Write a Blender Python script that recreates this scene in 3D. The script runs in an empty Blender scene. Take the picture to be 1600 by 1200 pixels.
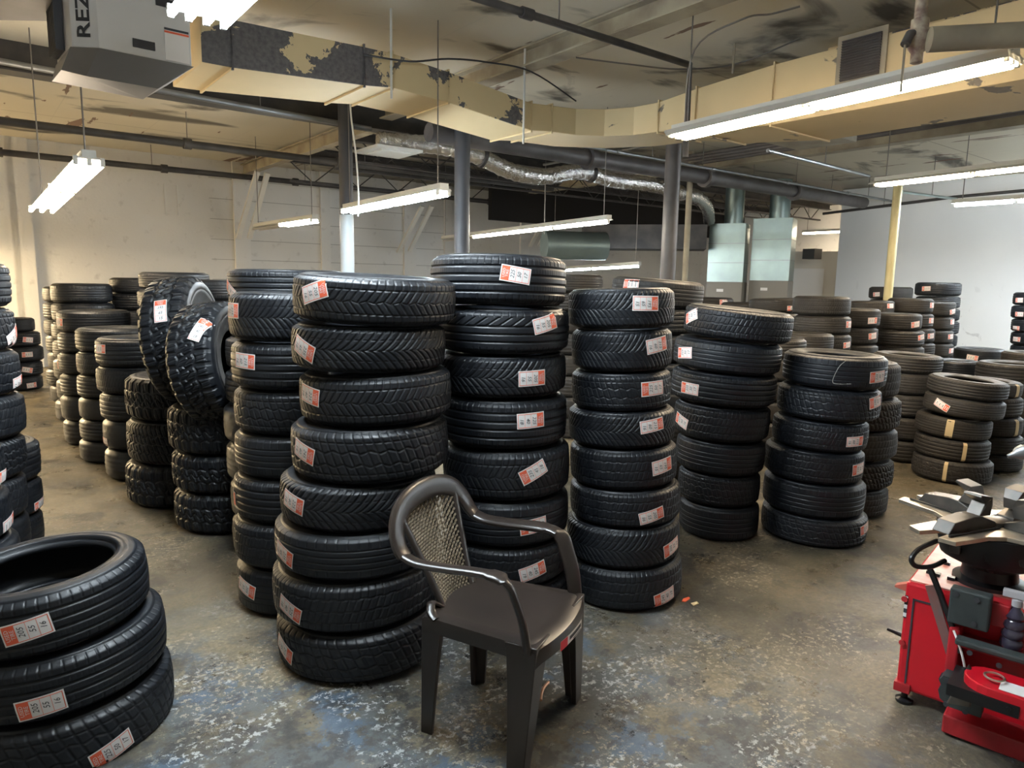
import bpy, bmesh, math, random
import numpy as np
from mathutils import Vector, Matrix
random.seed(7)
C = bpy.context.scene.collection
PI = math.pi
# ------------------------------------------------------------------ camera model
F_PX, YAW, PITCH, ROLL, EYE = 1100.0, math.radians(38), math.radians(8.3), math.radians(0.95), 1.6
F0 = Vector((math.sin(YAW), math.cos(YAW), 0)); R0 = Vector((math.cos(YAW), -math.sin(YAW), 0)); Z = Vector((0, 0, 1))
FW = F0*math.cos(PITCH) - Z*math.sin(PITCH); U0 = F0*math.sin(PITCH) + Z*math.cos(PITCH)
RT = R0*math.cos(ROLL) + U0*math.sin(ROLL); UP = U0*math.cos(ROLL) - R0*math.sin(ROLL)
EYEP = Vector((0, 0, EYE))
def ray(px, py): return (FW*F_PX + RT*(px-800) + UP*(600-py)).normalized()
def at_z(px, py, z):
    r = ray(px, py); return EYEP + r*((z-EYE)/r.z)
def at_d(px, py, d):                      # horizontal distance d from the eye
    r = ray(px, py); return EYEP + r*(d/math.hypot(r.x, r.y))
def at_Y(px, py, Y):
    r = ray(px, py); return EYEP + r*(Y/r.y)
def at_X(px, py, X):
    r = ray(px, py); return EYEP + r*(X/r.x)
def azim(px, py):                         # clockwise from +Y
    r = ray(px, py); return math.atan2(r.x, r.y)
# ------------------------------------------------------------------ materials
def mat(name, color, rough=.6, metal=0, var=None, scale=5, bump=0, bscale=40, spec=.5, emit=None, strength=0, coords='Object', coat=0):
    m = bpy.data.materials.new(name); m.use_nodes = True; nt = m.node_tree; N = nt.nodes; L = nt.links
    b = N['Principled BSDF']; b.inputs['Base Color'].default_value = (*color, 1)
    b.inputs['Roughness'].default_value = rough; b.inputs['Metallic'].default_value = metal
    b.inputs['Specular IOR Level'].default_value = spec
    if coat: b.inputs['Coat Weight'].default_value = coat; b.inputs['Coat Roughness'].default_value = .15
    tc = N.new('ShaderNodeTexCoord')
    if var:
        n = N.new('ShaderNodeTexNoise'); n.inputs['Scale'].default_value = scale; n.inputs['Detail'].default_value = 6
        L.new(tc.outputs[coords], n.inputs['Vector'])
        r = N.new('ShaderNodeValToRGB'); r.color_ramp.elements[0].position = .35; r.color_ramp.elements[1].position = .68
        r.color_ramp.elements[0].color = (*color, 1); r.color_ramp.elements[1].color = (*var, 1)
        L.new(n.outputs['Fac'], r.inputs['Fac']); L.new(r.outputs['Color'], b.inputs['Base Color'])
    if bump:
        n2 = N.new('ShaderNodeTexNoise'); n2.inputs['Scale'].default_value = bscale; n2.inputs['Detail'].default_value = 4
        L.new(tc.outputs[coords], n2.inputs['Vector'])
        bp = N.new('ShaderNodeBump'); bp.inputs['Strength'].default_value = bump; bp.inputs['Distance'].default_value = .02
        L.new(n2.outputs['Fac'], bp.inputs['Height']); L.new(bp.outputs['Normal'], b.inputs['Normal'])
    if emit:
        b.inputs['Emission Color'].default_value = (*emit, 1); b.inputs['Emission Strength'].default_value = strength
    return m
class NT:
    """tiny node builder"""
    def __init__(s, m): s.m = m; s.nt = m.node_tree; s.N = s.nt.nodes; s.L = s.nt.links; s.b = s.N['Principled BSDF']; s.tc = s.N.new('ShaderNodeTexCoord')
    def noise(s, scale, detail=6, vec=None, dist=0, rough=.5, mapping=None):
        n = s.N.new('ShaderNodeTexNoise'); n.inputs['Scale'].default_value = scale; n.inputs['Detail'].default_value = detail
        n.inputs['Distortion'].default_value = dist; n.inputs['Roughness'].default_value = rough
        v = vec or s.tc.outputs['Object']
        if mapping:
            mp = s.N.new('ShaderNodeMapping'); mp.inputs['Scale'].default_value = mapping[0]; mp.inputs['Location'].default_value = mapping[1]
            s.L.new(v, mp.inputs['Vector']); v = mp.outputs['Vector']
        s.L.new(v, n.inputs['Vector']); return n.outputs['Fac']
    def ramp(s, fac, stops):
        r = s.N.new('ShaderNodeValToRGB'); cr = r.color_ramp
        while len(cr.elements) < len(stops): cr.elements.new(.5)
        for e, (p, c) in zip(cr.elements, stops):
            e.position = p; e.color = (*c, 1) if not isinstance(c, (int, float)) else (c, c, c, 1)
        s.L.new(fac, r.inputs['Fac']); return r.outputs['Color']
    def mix(s, fac, a, b):
        n = s.N.new('ShaderNodeMix'); n.data_type = 'RGBA'
        s.put(n.inputs[0], fac); s.put(n.inputs[6], a); s.put(n.inputs[7], b); return n.outputs[2]
    def math(s, op, a, b=0, c=0, clamp=False):
        n = s.N.new('ShaderNodeMath'); n.operation = op; n.use_clamp = clamp
        s.put(n.inputs[0], a); s.put(n.inputs[1], b)
        if op in ('MULTIPLY_ADD', 'SMOOTH_MIN', 'COMPARE'): s.put(n.inputs[2], c)
        return n.outputs[0]
    def put(s, sock, v):
        if hasattr(v, 'is_output'): s.L.new(v, sock)
        elif isinstance(v, tuple): sock.default_value = (*v, 1) if len(v) == 3 else v
        else: sock.default_value = v
    def xyz(s, out='Object'):
        n = s.N.new('ShaderNodeSeparateXYZ'); s.L.new(s.tc.outputs[out], n.inputs[0]); return n.outputs
    def mapr(s, v, a, b, c=0, d=1):
        n = s.N.new('ShaderNodeMapRange'); n.clamp = True
        for i, q in enumerate((v, a, b, c, d)): s.put(n.inputs[i], q)
        return n.outputs[0]
    def bump(s, h, strength=.3, dist=.02):
        n = s.N.new('ShaderNodeBump'); n.inputs['Strength'].default_value = strength; n.inputs['Distance'].default_value = dist
        s.L.new(h, n.inputs['Height']); s.L.new(n.outputs['Normal'], s.b.inputs['Normal'])
M = {}
M['white_wall'] = mat('white_wall', (.74, .72, .66), .7)
def wall_mat():
    m = mat('painted_block_wall', (.6, .58, .53), .75); t = NT(m); x, y, z = t.xyz()
    n1 = t.noise(.7, 5); n2 = t.noise(6, 8)
    base = t.ramp(n1, [(.3, (.79, .78, .75)), (.7, (.71, .70, .67))])
    st = t.ramp(n2, [(.60, 0.0), (.75, .35)])
    c = t.mix(st, base, (.30, .28, .25))
    t.L.new(c, t.b.inputs['Base Color'])
    # courses of wide boards
    w = t.math('FRACT', t.math('MULTIPLY', z, 2.6)); ln = t.math('LESS_THAN', w, .035)
    xm = t.math('MULTIPLY', t.math('GREATER_THAN', x, 3.9), t.math('LESS_THAN', x, 9.3))
    ln = t.math('MULTIPLY', ln, xm)
    c2 = t.mix(t.math('MULTIPLY', ln, .55), c, (.2, .19, .17)); t.L.new(c2, t.b.inputs['Base Color'])
    t.bump(t.noise(25, 5), .25, .01); return m
M['wall'] = wall_mat()
def partition_mat():
    m = mat('painted_partition', (.72, .72, .72), .6); t = NT(m); x, y, z = t.xyz()
    c = t.ramp(t.noise(.8, 4), [(.3, (.85, .86, .86)), (.7, (.80, .81, .81))])
    sc = t.ramp(t.noise(3.2, 9, dist=1.5), [(.63, 0.0), (.70, .5)])
    low = t.mapr(z, 1.9, .6)
    c = t.mix(t.math('MULTIPLY', sc, low), c, (.33, .33, .34)); t.L.new(c, t.b.inputs['Base Color'])
    t.bump(t.noise(30, 4), .1, .01); return m
M['partition'] = partition_mat()
def floor_mat():
    m = mat('stained_concrete', (.2, .18, .14), .5); t = NT(m); x, y, z = t.xyz()
    def nz(s, loc=(0, 0, 0), det=12, r=.75, d=0.0): return t.noise(s, det, dist=d, rough=r, mapping=((1, 1, 1), loc))
    base = t.ramp(nz(1.1, (2, 1, 0), 10, .65), [(.34, (.050, .043, .030)), (.48, (.115, .095, .060)), (.60, (.185, .15, .092)), (.74, (.23, .19, .125))])
    grain = t.ramp(nz(55, (1, 2, 0), 3, .6), [(.40, 0.0), (.62, .55)])
    base = t.mix(grain, base, (.045, .040, .030))
    dark = t.ramp(nz(2.3, (7, 3, 0), 10, .7, .4), [(.50, 0.0), (.58, .8)])
    base = t.mix(dark, base, (.024, .024, .023))
    # worn grey and blue paint left in the front bays
    dx = t.math('SUBTRACT', x, .72); dy = t.math('SUBTRACT', y, 1.45)
    dd = t.math('SQRT', t.math('ADD', t.math('MULTIPLY', dx, dx), t.math('MULTIPLY', dy, dy)))
    edge = t.math('ADD', dd, t.math('MULTIPLY', t.math('SUBTRACT', nz(1.3, (4, 9, 0)), .5), 2.4))
    near = t.mapr(edge, 2.1, 1.3)
    grey = t.ramp(nz(4.2, (1, 5, 2), 8, .72), [(.46, 0.0), (.53, .85)])
    base = t.mix(t.math('MULTIPLY', grey, near), base, (.080, .088, .090))
    blue = t.ramp(nz(3.1, (3, 9, 0), 8, .72), [(.545, 0.0), (.585, .8)])
    base = t.mix(t.math('MULTIPLY', blue, near), base, (.055, .090, .135))
    grime = t.ramp(nz(7, (6, 6, 0), 7, .72), [(.51, 0.0), (.57, .8)])
    base = t.mix(t.math('MULTIPLY', grime, near), base, (.026, .027, .027))
    fl = t.ramp(nz(36, (9, 0, 0), 5, .72), [(.54, 0.0), (.575, 1.0)])
    reg = t.ramp(nz(2.6, (4, 4, 0), 8, .75), [(.49, 0.0), (.56, 1.0)])
    base = t.mix(t.math('MULTIPLY', t.math('MULTIPLY', fl, reg), t.math('MULTIPLY', near, .85)), base, (.46, .47, .46))
    f2 = t.ramp(nz(42, (2, 8, 0), 5, .72), [(.545, 0.0), (.58, .8)]); r2 = t.ramp(nz(1.7, (9, 1, 0), 8, .75), [(.50, 0.0), (.57, 1.0)])
    base = t.mix(t.math('MULTIPLY', f2, r2), base, (.36, .31, .225))
    t.L.new(base, t.b.inputs['Base Color'])
    t.L.new(t.ramp(nz(4, (5, 0, 0)), [(.40, .26), (.60, .58)]), t.b.inputs['Roughness'])
    t.bump(nz(30, r=.9), .5, .006); return m
M['floor'] = floor_mat()
def ceil_mat():
    m = mat('ceiling_board', (.4, .36, .27), .85); t = NT(m); x, y, z = t.xyz()
    base = t.ramp(t.noise(.5, 5), [(.3, (.66, .61, .49)), (.7, (.58, .54, .44))])
    seam = t.math('LESS_THAN', t.math('FRACT', t.math('MULTIPLY', x, .82)), .012)
    base = t.mix(t.math('MULTIPLY', seam, .6), base, (.55, .52, .43))
    seam2 = t.math('LESS_THAN', t.math('FRACT', t.math('MULTIPLY', y, .41)), .008)
    base = t.mix(t.math('MULTIPLY', seam2, .6), base, (.2, .17, .13))
    st = t.ramp(t.noise(.55, 7, dist=.7, mapping=((1, 2.0, 1), (2.3, 1.1, 0))), [(.56, 0.0), (.64, .9)])
    base = t.mix(st, base, (.075, .065, .055))
    pl = t.ramp(t.noise(1.2, 9, dist=.3, mapping=((2.6, .55, 1), (5, 2, 0))), [(.655, 0.0), (.665, .9)])
    base = t.mix(pl, base, (.14, .07, .045))
    # the far bays are coloured much darker
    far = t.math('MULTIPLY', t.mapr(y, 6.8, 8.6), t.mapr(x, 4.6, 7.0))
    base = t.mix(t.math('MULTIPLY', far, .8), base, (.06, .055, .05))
    t.L.new(base, t.b.inputs['Base Color']); t.bump(t.noise(8, 5), .2, .02); return m
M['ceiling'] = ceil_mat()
def duct_mat():
    m = mat('peeling_cream_paint', (.55, .48, .30), .6); t = NT(m); x, y, z = t.xyz()
    base = t.ramp(t.noise(1.2, 4), [(.3, (.68, .54, .31)), (.7, (.60, .48, .275))])
    n = t.noise(1.6, 10, dist=.35, rough=.62, mapping=((1, 1, 1.1), (5.2, 3.7, 8.1)))
    reg = t.math('MULTIPLY', t.mapr(x, 4.75, 4.3), t.mapr(x, 1.2, 1.9, .75, 1))
    p = t.ramp(t.math('ADD', n, t.math('MULTIPLY', reg, .055)), [(.548, 0.0), (.556, 1.0)])
    face = t.math('LESS_THAN', y, 5.605)
    p = t.math('MULTIPLY', p, t.math('MAXIMUM', t.math('MULTIPLY', t.math('ADD', t.math('MULTIPLY', face, .9), .1), reg), .0)); p = t.math('GREATER_THAN', p, .35)
    under = t.ramp(t.noise(30, 5), [(.3, (.075, .072, .078)), (.7, (.15, .14, .14))])
    n3 = t.noise(2.2, 9, dist=.4, mapping=((1, 1, 1), (1, 6, 4)))
    p2 = t.math('MULTIPLY', t.ramp(n3, [(.64, 0.0), (.65, .85)]), t.math('GREATER_THAN', x, 4.9))
    p = t.math('MAXIMUM', p, p2)
    t.L.new(t.mix(p, base, under), t.b.inputs['Base Color'])
    t.bump(t.math('SUBTRACT', 1.0, p), .5, .01); return m
M['duct'] = duct_mat()
M['dark_steel'] = mat('dark_steel', (.045, .043, .045), .55, .2, var=(.08, .075, .07), scale=4)
M['grey_pipe'] = mat('grey_pipe', (.12, .112, .115), .5, 0, var=(.075, .07, .07), scale=3)
M['blue_grey'] = mat('blue_grey_paint', (.040, .044, .055), .5, 0, var=(.055, .057, .065), scale=3)
M['pale_blue'] = mat('pale_paint', (.46, .52, .56), .4)
M['yellow_paint'] = mat('yellow_paint', (.60, .53, .28), .45, var=(.5, .43, .22), scale=3)
M['galv'] = mat('galvanised', (.33, .42, .41), .34, .85, var=(.26, .33, .33), scale=2, bump=.05, bscale=6)
M['galv_dull'] = mat('galvanised_dull', (.3, .31, .32), .42, .8, var=(.2, .21, .22), scale=3)
M['foil'] = mat('crinkled_foil', (.78, .77, .76), .2, 1.0, bump=1.0, bscale=26)
M['cream_beam'] = mat('cream_beam', (.42, .38, .28), .7, var=(.25, .21, .16), scale=3)
M['white_metal'] = mat('white_enamel', (.62, .62, .58), .4)
M['heater'] = mat('heater_enamel', (.66, .65, .64), .35)
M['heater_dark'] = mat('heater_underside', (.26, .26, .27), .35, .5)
M['chalk'] = mat('chalk', (.30, .30, .27), .8)
M['ink'] = mat('ink_black', (.03, .03, .035), .6)
M['black'] = mat('black_plastic', (.012, .012, .012), .4)
M['black_void'] = mat('flat_black', (.012, .011, .011), .9)
M['chain'] = mat('chain_steel', (.2, .19, .18), .5, .6)
M['paper'] = mat('label_paper', (.80, .77, .74), .6)
M['orange'] = mat('label_orange', (.80, .13, .055), .55)
M['tape'] = mat('masking_tape', (.58, .45, .25), .7)
M['furnace'] = mat('furnace_grey', (.22, .20, .17), .5)
def tube_mat(name, c, s): return mat(name, (.9, .9, .9), .3, emit=c, strength=s)
ES = 80
M['tube_warm'] = tube_mat('lit_tube_warm', (1, .80, .56), ES)
M['tube_cool'] = tube_mat('lit_tube_cool', (.80, .91, 1), ES)
M['tube_neutral'] = tube_mat('lit_tube_neutral', (1, .93, .80), ES)
M['tube_strong'] = tube_mat('lit_tube_cool_strong', (.88, .95, 1), ES*3.2)
M['tube_warm_strong'] = tube_mat('lit_tube_warm_strong', (1, .76, .44), ES*6.5)
M['tube_warm_dim'] = tube_mat('lit_tube_warm_dim', (1, .82, .60), ES*.45)
M['tube_off'] = mat('unlit_tube', (.35, .34, .31), .3)
def rubber(name, c1, c2, rough):
    m = mat(name, c1, rough, spec=.36); t = NT(m)
    oi = t.N.new('ShaderNodeObjectInfo')
    c = t.mix(t.math('MULTIPLY', oi.outputs['Random'], .8), c1, c2)
    d = t.ramp(t.noise(7, 7, rough=.7), [(.45, 0.0), (.75, .5)])
    c = t.mix(d, c, (.0155, .0170, .0200)); t.L.new(c, t.b.inputs['Base Color'])
    t.L.new(t.mapr(t.noise(9, 5), .3, .7, rough-.1, rough+.14), t.b.inputs['Roughness'])
    t.bump(t.noise(90, 4), .15, .003); return m
M['rubber'] = rubber('tyre_rubber', (.0050, .0063, .0088), (.0085, .0100, .0128), .45)
M['rubber_warm_lit'] = rubber('tyre_rubber_warm_lit', (.020, .0175, .0145), (.030, .0260, .0210), .57)  # brown cast of the warm light put into the rubber colour
# ------------------------------------------------------------------ mesh builder
class MB:
    def __init__(s): s.v = []; s.f = []; s.m = []
    def add(s, vs, fs, mi=0):
        o = len(s.v); s.v += [tuple(v) for v in vs]; s.f += [tuple(i+o for i in f) for f in fs]; s.m += [mi]*len(fs); return s
    def box(s, c, size, rot=None, mi=0, taper=1.0):
        x, y, z = [q/2 for q in size]; vs = []
        for k in (-1, 1):
            t = taper if k > 0 else 1
            vs += [(-x*t, -y*t, k*z), (x*t, -y*t, k*z), (x*t, y*t, k*z), (-x*t, y*t, k*z)]
        c = Vector(c); vs = [(rot @ Vector(v) if rot else Vector(v)) + c for v in vs]
        return s.add(vs, [(3, 2, 1, 0), (4, 5, 6, 7), (0, 1, 5, 4), (1, 2, 6, 5), (2, 3, 7, 6), (3, 0, 4, 7)], mi)
    def bbox(s, a, b, mi=0):
        a, b = Vector(a), Vector(b); return s.box((a+b)/2, [abs(q) for q in (b-a)], None, mi)
    def prism(s, poly, z0, z1, mi=0, fn=None):
        n = len(poly); fn = fn or (lambda x, y, z: (x, y, z))
        vs = [fn(x, y, z0) for x, y in poly] + [fn(x, y, z1) for x, y in poly]
        return s.add(vs, [tuple(range(n))[::-1], tuple(range(n, 2*n))] + [(i, (i+1) % n, n+(i+1) % n, n+i) for i in range(n)], mi)
    def sweep(s, path, radii, n=10, mi=0, flat=1.0, up=None, cap=True, closed=False, power=2.0):
        """elliptical (or boxy) section swept along a path; radii: number or (a, b) or a list of them"""
        P = [Vector(p) for p in path]; k = len(P)
        if not isinstance(radii, list): radii = [radii]*k
        vs = []; ref = Vector(up) if up else None; prev = None
        for i, p in enumerate(P):
            if closed: t = P[(i+1) % k] - P[i-1]
            else: t = P[min(i+1, k-1)] - P[max(i-1, 0)]
            t.normalize()
            if ref is not None: b = ref - t*ref.dot(t)
            elif prev is None:
                q = Vector((0, 0, 1)) if abs(t.z) < .9 else Vector((1, 0, 0)); b = q - t*q.dot(t)
            else: b = prev - t*prev.dot(t)
            if b.length < 1e-6: b = t.orthogonal()
            b.normalize(); prev = b; a = t.cross(b)
            r = radii[i]; ra, rb = r if isinstance(r, tuple) else (r, r*flat)
            for j in range(n):
                th = 2*PI*(j+.5)/n; cc, ss = math.cos(th), math.sin(th); e = 2/power
                cc = math.copysign(abs(cc)**e, cc); ss = math.copysign(abs(ss)**e, ss)
                vs.append(p + a*cc*ra + b*ss*rb)
        fs = []
        for i in range(k if closed else k-1):
            for j in range(n):
                i2 = (i+1) % k; fs.append((i*n+j, i*n+(j+1) % n, i2*n+(j+1) % n, i2*n+j))
        if cap and not closed: fs += [tuple(range(n))[::-1], tuple((k-1)*n+j for j in range(n))]
        return s.add(vs, fs, mi)
    def tube(s, a, b, r, n=8, mi=0, r2=None): return s.sweep([a, b], [r, r if r2 is None else r2], n, mi)
    def lathe(s, prof, c=(0, 0, 0), n=24, mi=0, rot=None):
        vs = []
        for r, z in prof:
            for j in range(n):
                v = Vector((r*math.cos(2*PI*j/n), r*math.sin(2*PI*j/n), z)); vs.append((rot @ v if rot else v) + Vector(c))
        k = len(prof); fs = [(i*n+j, i*n+(j+1) % n, (i+1)*n+(j+1) % n, (i+1)*n+j) for i in range(k-1) for j in range(n)]
        fs += [tuple(range(n))[::-1], tuple((k-1)*n+j for j in range(n))]
        return s.add(vs, fs, mi)
    def build(s, name, mats, parent=None, smooth=False, bevel=0, loc=None):
        me = bpy.data.meshes.new(name); me.from_pydata(s.v, [], s.f)
        if not isinstance(mats, (list, tuple)): mats = [mats]
        for m in mats: me.materials.append(m)
        me.polygons.foreach_set('material_index', s.m)
        bm = bmesh.new(); bm.from_mesh(me); bmesh.ops.recalc_face_normals(bm, faces=bm.faces)
        bm.to_mesh(me); bm.free()
        if smooth:
            me.polygons.foreach_set('use_smooth', [True]*len(me.polygons)); me.set_sharp_from_angle(angle=math.radians(38))
        o = bpy.data.objects.new(name, me); C.objects.link(o)
        if loc is not None: o.location = loc
        if parent: o.parent = parent
        if bevel:
            bv = o.modifiers.new('bevel', 'BEVEL'); bv.width = bevel; bv.segments = 2; bv.limit_method = 'ANGLE'; bv.angle_limit = math.radians(40)
        return o
def tag(o, label=None, cat=None, group=None, kind=None):
    if label: o['label'] = label
    if cat: o['category'] = cat
    if group: o['group'] = group
    if kind: o['kind'] = kind
    return o
def empty(name, loc, label, cat, group=None, rot=None):
    o = bpy.data.objects.new(name, None); C.objects.link(o); o.empty_display_size = .1
    o.matrix_world = Matrix.Translation(loc) @ (rot.to_4x4() if rot else Matrix.Identity(4))
    return tag(o, label, cat, group)
def wire(name, pts, r, m, label=None, cat=None, group=None, parent=None, n=8):
    base = Vector(pts[0]) if parent is None else Vector((0, 0, 0))
    o = MB().sweep([Vector(p)-base for p in pts], r, n).build(name, m, parent, smooth=True)
    if parent is None: o.location = base; tag(o, label, cat, group)
    return o
def curve_pts(pts, k=8):
    """Catmull-Rom through points"""
    P = [Vector(p) for p in pts]; out = []
    for i in range(len(P)-1):
        a, b, c, d = P[max(i-1, 0)], P[i], P[i+1], P[min(i+2, len(P)-1)]
        for j in range(k):
            t = j/k; out.append(.5*((2*b) + (c-a)*t + (2*a-5*b+4*c-d)*t*t + (-a+3*b-3*c+d)*t**3))
    out.append(P[-1]); return out
_glyph = {}
def text2d(s, size=1.0, shear=0, bold=0):
    key = (s, shear, bold)
    if key not in _glyph:
        cu = bpy.data.curves.new('lettering', 'FONT'); cu.body = s; cu.size = 1; cu.align_x = 'CENTER'; cu.align_y = 'CENTER'; cu.resolution_u = 2; cu.shear = shear; cu.offset = bold
        cu.space_line = .8
        o = bpy.data.objects.new('lettering', cu); C.objects.link(o); bpy.context.view_layer.update()
        me = bpy.data.meshes.new_from_object(o.evaluated_get(bpy.context.evaluated_depsgraph_get()))
        vs = [(v.co.x, v.co.y) for v in me.vertices]; fs = [tuple(p.vertices) for p in me.polygons]
        bpy.data.objects.remove(o); bpy.data.curves.remove(cu); bpy.data.meshes.remove(me); _glyph[key] = (vs, fs)
    vs, fs = _glyph[key]; return [(x*size, y*size) for x, y in vs], fs
# ------------------------------------------------------------------ setting
HC = 3.8; YW = 14.5; XP = 16.2
def struct(name, mb, m, **k): return tag(mb.build(name, m, **k), kind='structure')
struct('floor', MB().bbox((-4, -5, -.1), (19, YW+.2, 0)), M['floor'])
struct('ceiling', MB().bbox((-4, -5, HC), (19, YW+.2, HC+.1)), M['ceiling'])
struct('wall_back', MB().bbox((-4.2, YW, 0), (19, YW+.2, HC)), M['wall'])
struct('wall_left', MB().bbox((-4.2, -5, 0), (-4, YW, HC)), M['wall'])
struct('wall_front', MB().bbox((-4.2, -5.2, 0), (19, -5, HC)), M['wall'])
struct('wall_right', MB().bbox((XP, -5, 0), (XP+.15, 8.5, HC)), M['partition'])
struct('wall_recess', MB().bbox((19, -5, 0), (19.2, YW, HC)), M['wall'])
# ------------------------------------------------------------------ tires
TR, TW = .34, .205                          # model radius and section width
def crown(z):                               # outer radius over the tread, z in +-.095
    a = np.abs(z); return TR - .006*(a/.08)**2 - .05*np.clip((a-.074)/.03, 0, None)**1.7
def sstep(x, w, soft): return 1 - np.clip((np.abs(x)-(w-soft))/(2*soft), 0, 1)
def fr(x): return x - np.round(x)
def pat_rib(U, V, n=64):                     # four straight grooves, short shoulder notches
    g = np.zeros_like(U)
    for c in (-.62, -.2, .2, .62): g = np.maximum(g, sstep(V-c, .055, .02))
    g = np.maximum(g, .55*sstep(fr(U*n), .09, .05)*(np.abs(V) > .74)*(np.abs(V) < 1.12))
    g = np.maximum(g, .12*sstep(fr(U*n*2+.3*V), .12, .06)*(np.abs(V) > .25)*(np.abs(V) < .55)); return g
def pat_chevron(U, V, n=66):                 # winter arrow tread, two outer grooves
    A = np.abs(V)
    g = .9*sstep(fr(U*n - 1.7*A), .12, .07)*(A < .62)
    g = np.maximum(g, sstep(A-.62, .035, .02))
    g = np.maximum(g, .8*sstep(fr(U*n - .35*A), .12, .07)*(A > .62)*(A < 1.16))
    z = fr(U*n*.5)*2; g = np.maximum(g, .7*sstep(V - .12*np.abs(z)+.06, .03, .02)); return g
def pat_v(U, V, n=62):                       # continuous curved V grooves
    A = np.abs(V); s = np.where(V > 0, 0, .5)
    g = sstep(fr(U*n - 2.3*A**.75 + s), .16, .07)*(A < 1.16)
    g = np.maximum(g, .5*sstep(V, .03, .02)); g = np.maximum(g, .55*sstep(A-.55, .03, .02)); return g
def pat_slash(U, V, n=60):                   # asymmetric: commas above, two wide grooves below
    g = np.zeros_like(U)
    for c in (-.55, -.12, .3): g = np.maximum(g, sstep(V-c, .05, .02))
    g = np.maximum(g, .85*sstep(fr(U*n*.6 - 2.2*V), .10, .05)*(V > .36)*(V < .82))
    g = np.maximum(g, .45*sstep(fr(U*n), .08, .05)*(np.abs(V) > .86)*(np.abs(V) < 1.14)); return g
def pat_season(U, V, n=74):                  # all season: three grooves, diagonal sipes
    g = np.zeros_like(U)
    for c in (-.58, 0, .58): g = np.maximum(g, sstep(V-c - .02*np.sign(fr(U*n*.5)), .045, .02))
    g = np.maximum(g, .7*sstep(fr(U*n - 1.1*V), .12, .07)*(np.abs(V) < .56))
    g = np.maximum(g, .8*sstep(fr(U*n - .3*V), .10, .06)*(np.abs(V) > .6)*(np.abs(V) < 1.16)); return g
def pat_zig(U, V, n=56):                     # winter block tread with zigzag grooves
    zz = np.abs(fr(U*n*.5))*2
    g = sstep(V-.30-.14*(zz-.5), .045, .025); g = np.maximum(g, sstep(V+.30+.14*(zz-.5), .045, .025))
    g = np.maximum(g, .8*sstep(fr(U*n + .9*V), .11, .06)*(np.abs(V) < 1.16))
    g = np.maximum(g, .9*sstep(np.abs(V)-.72, .03, .02)); return g
def pat_wide(U, V, n=50):                    # worn highway rib, thin grooves
    g = np.zeros_like(U)
    for c in (-.5, -.17, .17, .5): g = np.maximum(g, .8*sstep(V-c, .03, .02))
    g = np.maximum(g, .4*sstep(fr(U*n), .07, .05)*(np.abs(V) > .62)*(np.abs(V) < 1.1)); return g
def pat_lug(U, V, n=30):                     # off-road lumps
    s = .22*np.sin(U*n*2*PI); A = np.abs(V)
    g = sstep(V-.42-.18*s*1.4, .07, .025); g = np.maximum(g, sstep(V+.42-.18*s*1.4, .07, .025)); g = np.maximum(g, .9*sstep(V-.6*s, .06, .025))
    g = np.maximum(g, sstep(fr(U*n + .7*V), .13, .05)*(A < .42)); g = np.maximum(g, sstep(fr(U*n + .25), .17, .05)*(A > .42)*(A < 1.2))
    g = np.maximum(g, .4*sstep(fr(U*n*3+V), .12, .08)*(A < 1)); return g
def pat_block(U, V, n=34):                   # truck style blocks
    A = np.abs(V); z = np.sign(fr(U*n))*.05
    g = sstep(V-.5-z, .06, .02); g = np.maximum(g, sstep(V+.5+z, .06, .02)); g = np.maximum(g, sstep(V+z, .05, .02))
    g = np.maximum(g, .8*sstep(fr(U*n*2 + 1.2*V), .12, .06)*(A < 1.18)); return g
PATS = {'rib': (pat_rib, .0055), 'chevron': (pat_chevron, .004), 'vee': (pat_v, .004), 'slash': (pat_slash, .0055), 'season': (pat_season, .0035),
        'zigzag': (pat_zig, .004), 'worn': (pat_wide, .005), 'lug': (pat_lug, .0095), 'block': (pat_block, .008)}
WORDS = {'rib': 'ribbed', 'chevron': 'arrow-pattern', 'vee': 'curved vee', 'slash': 'comma-slotted', 'season': 'siped', 'zigzag': 'zigzag', 'worn': 'worn smooth-ribbed', 'lug': 'lumpy off-road', 'block': 'blocky'}
_tm = {}
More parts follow.
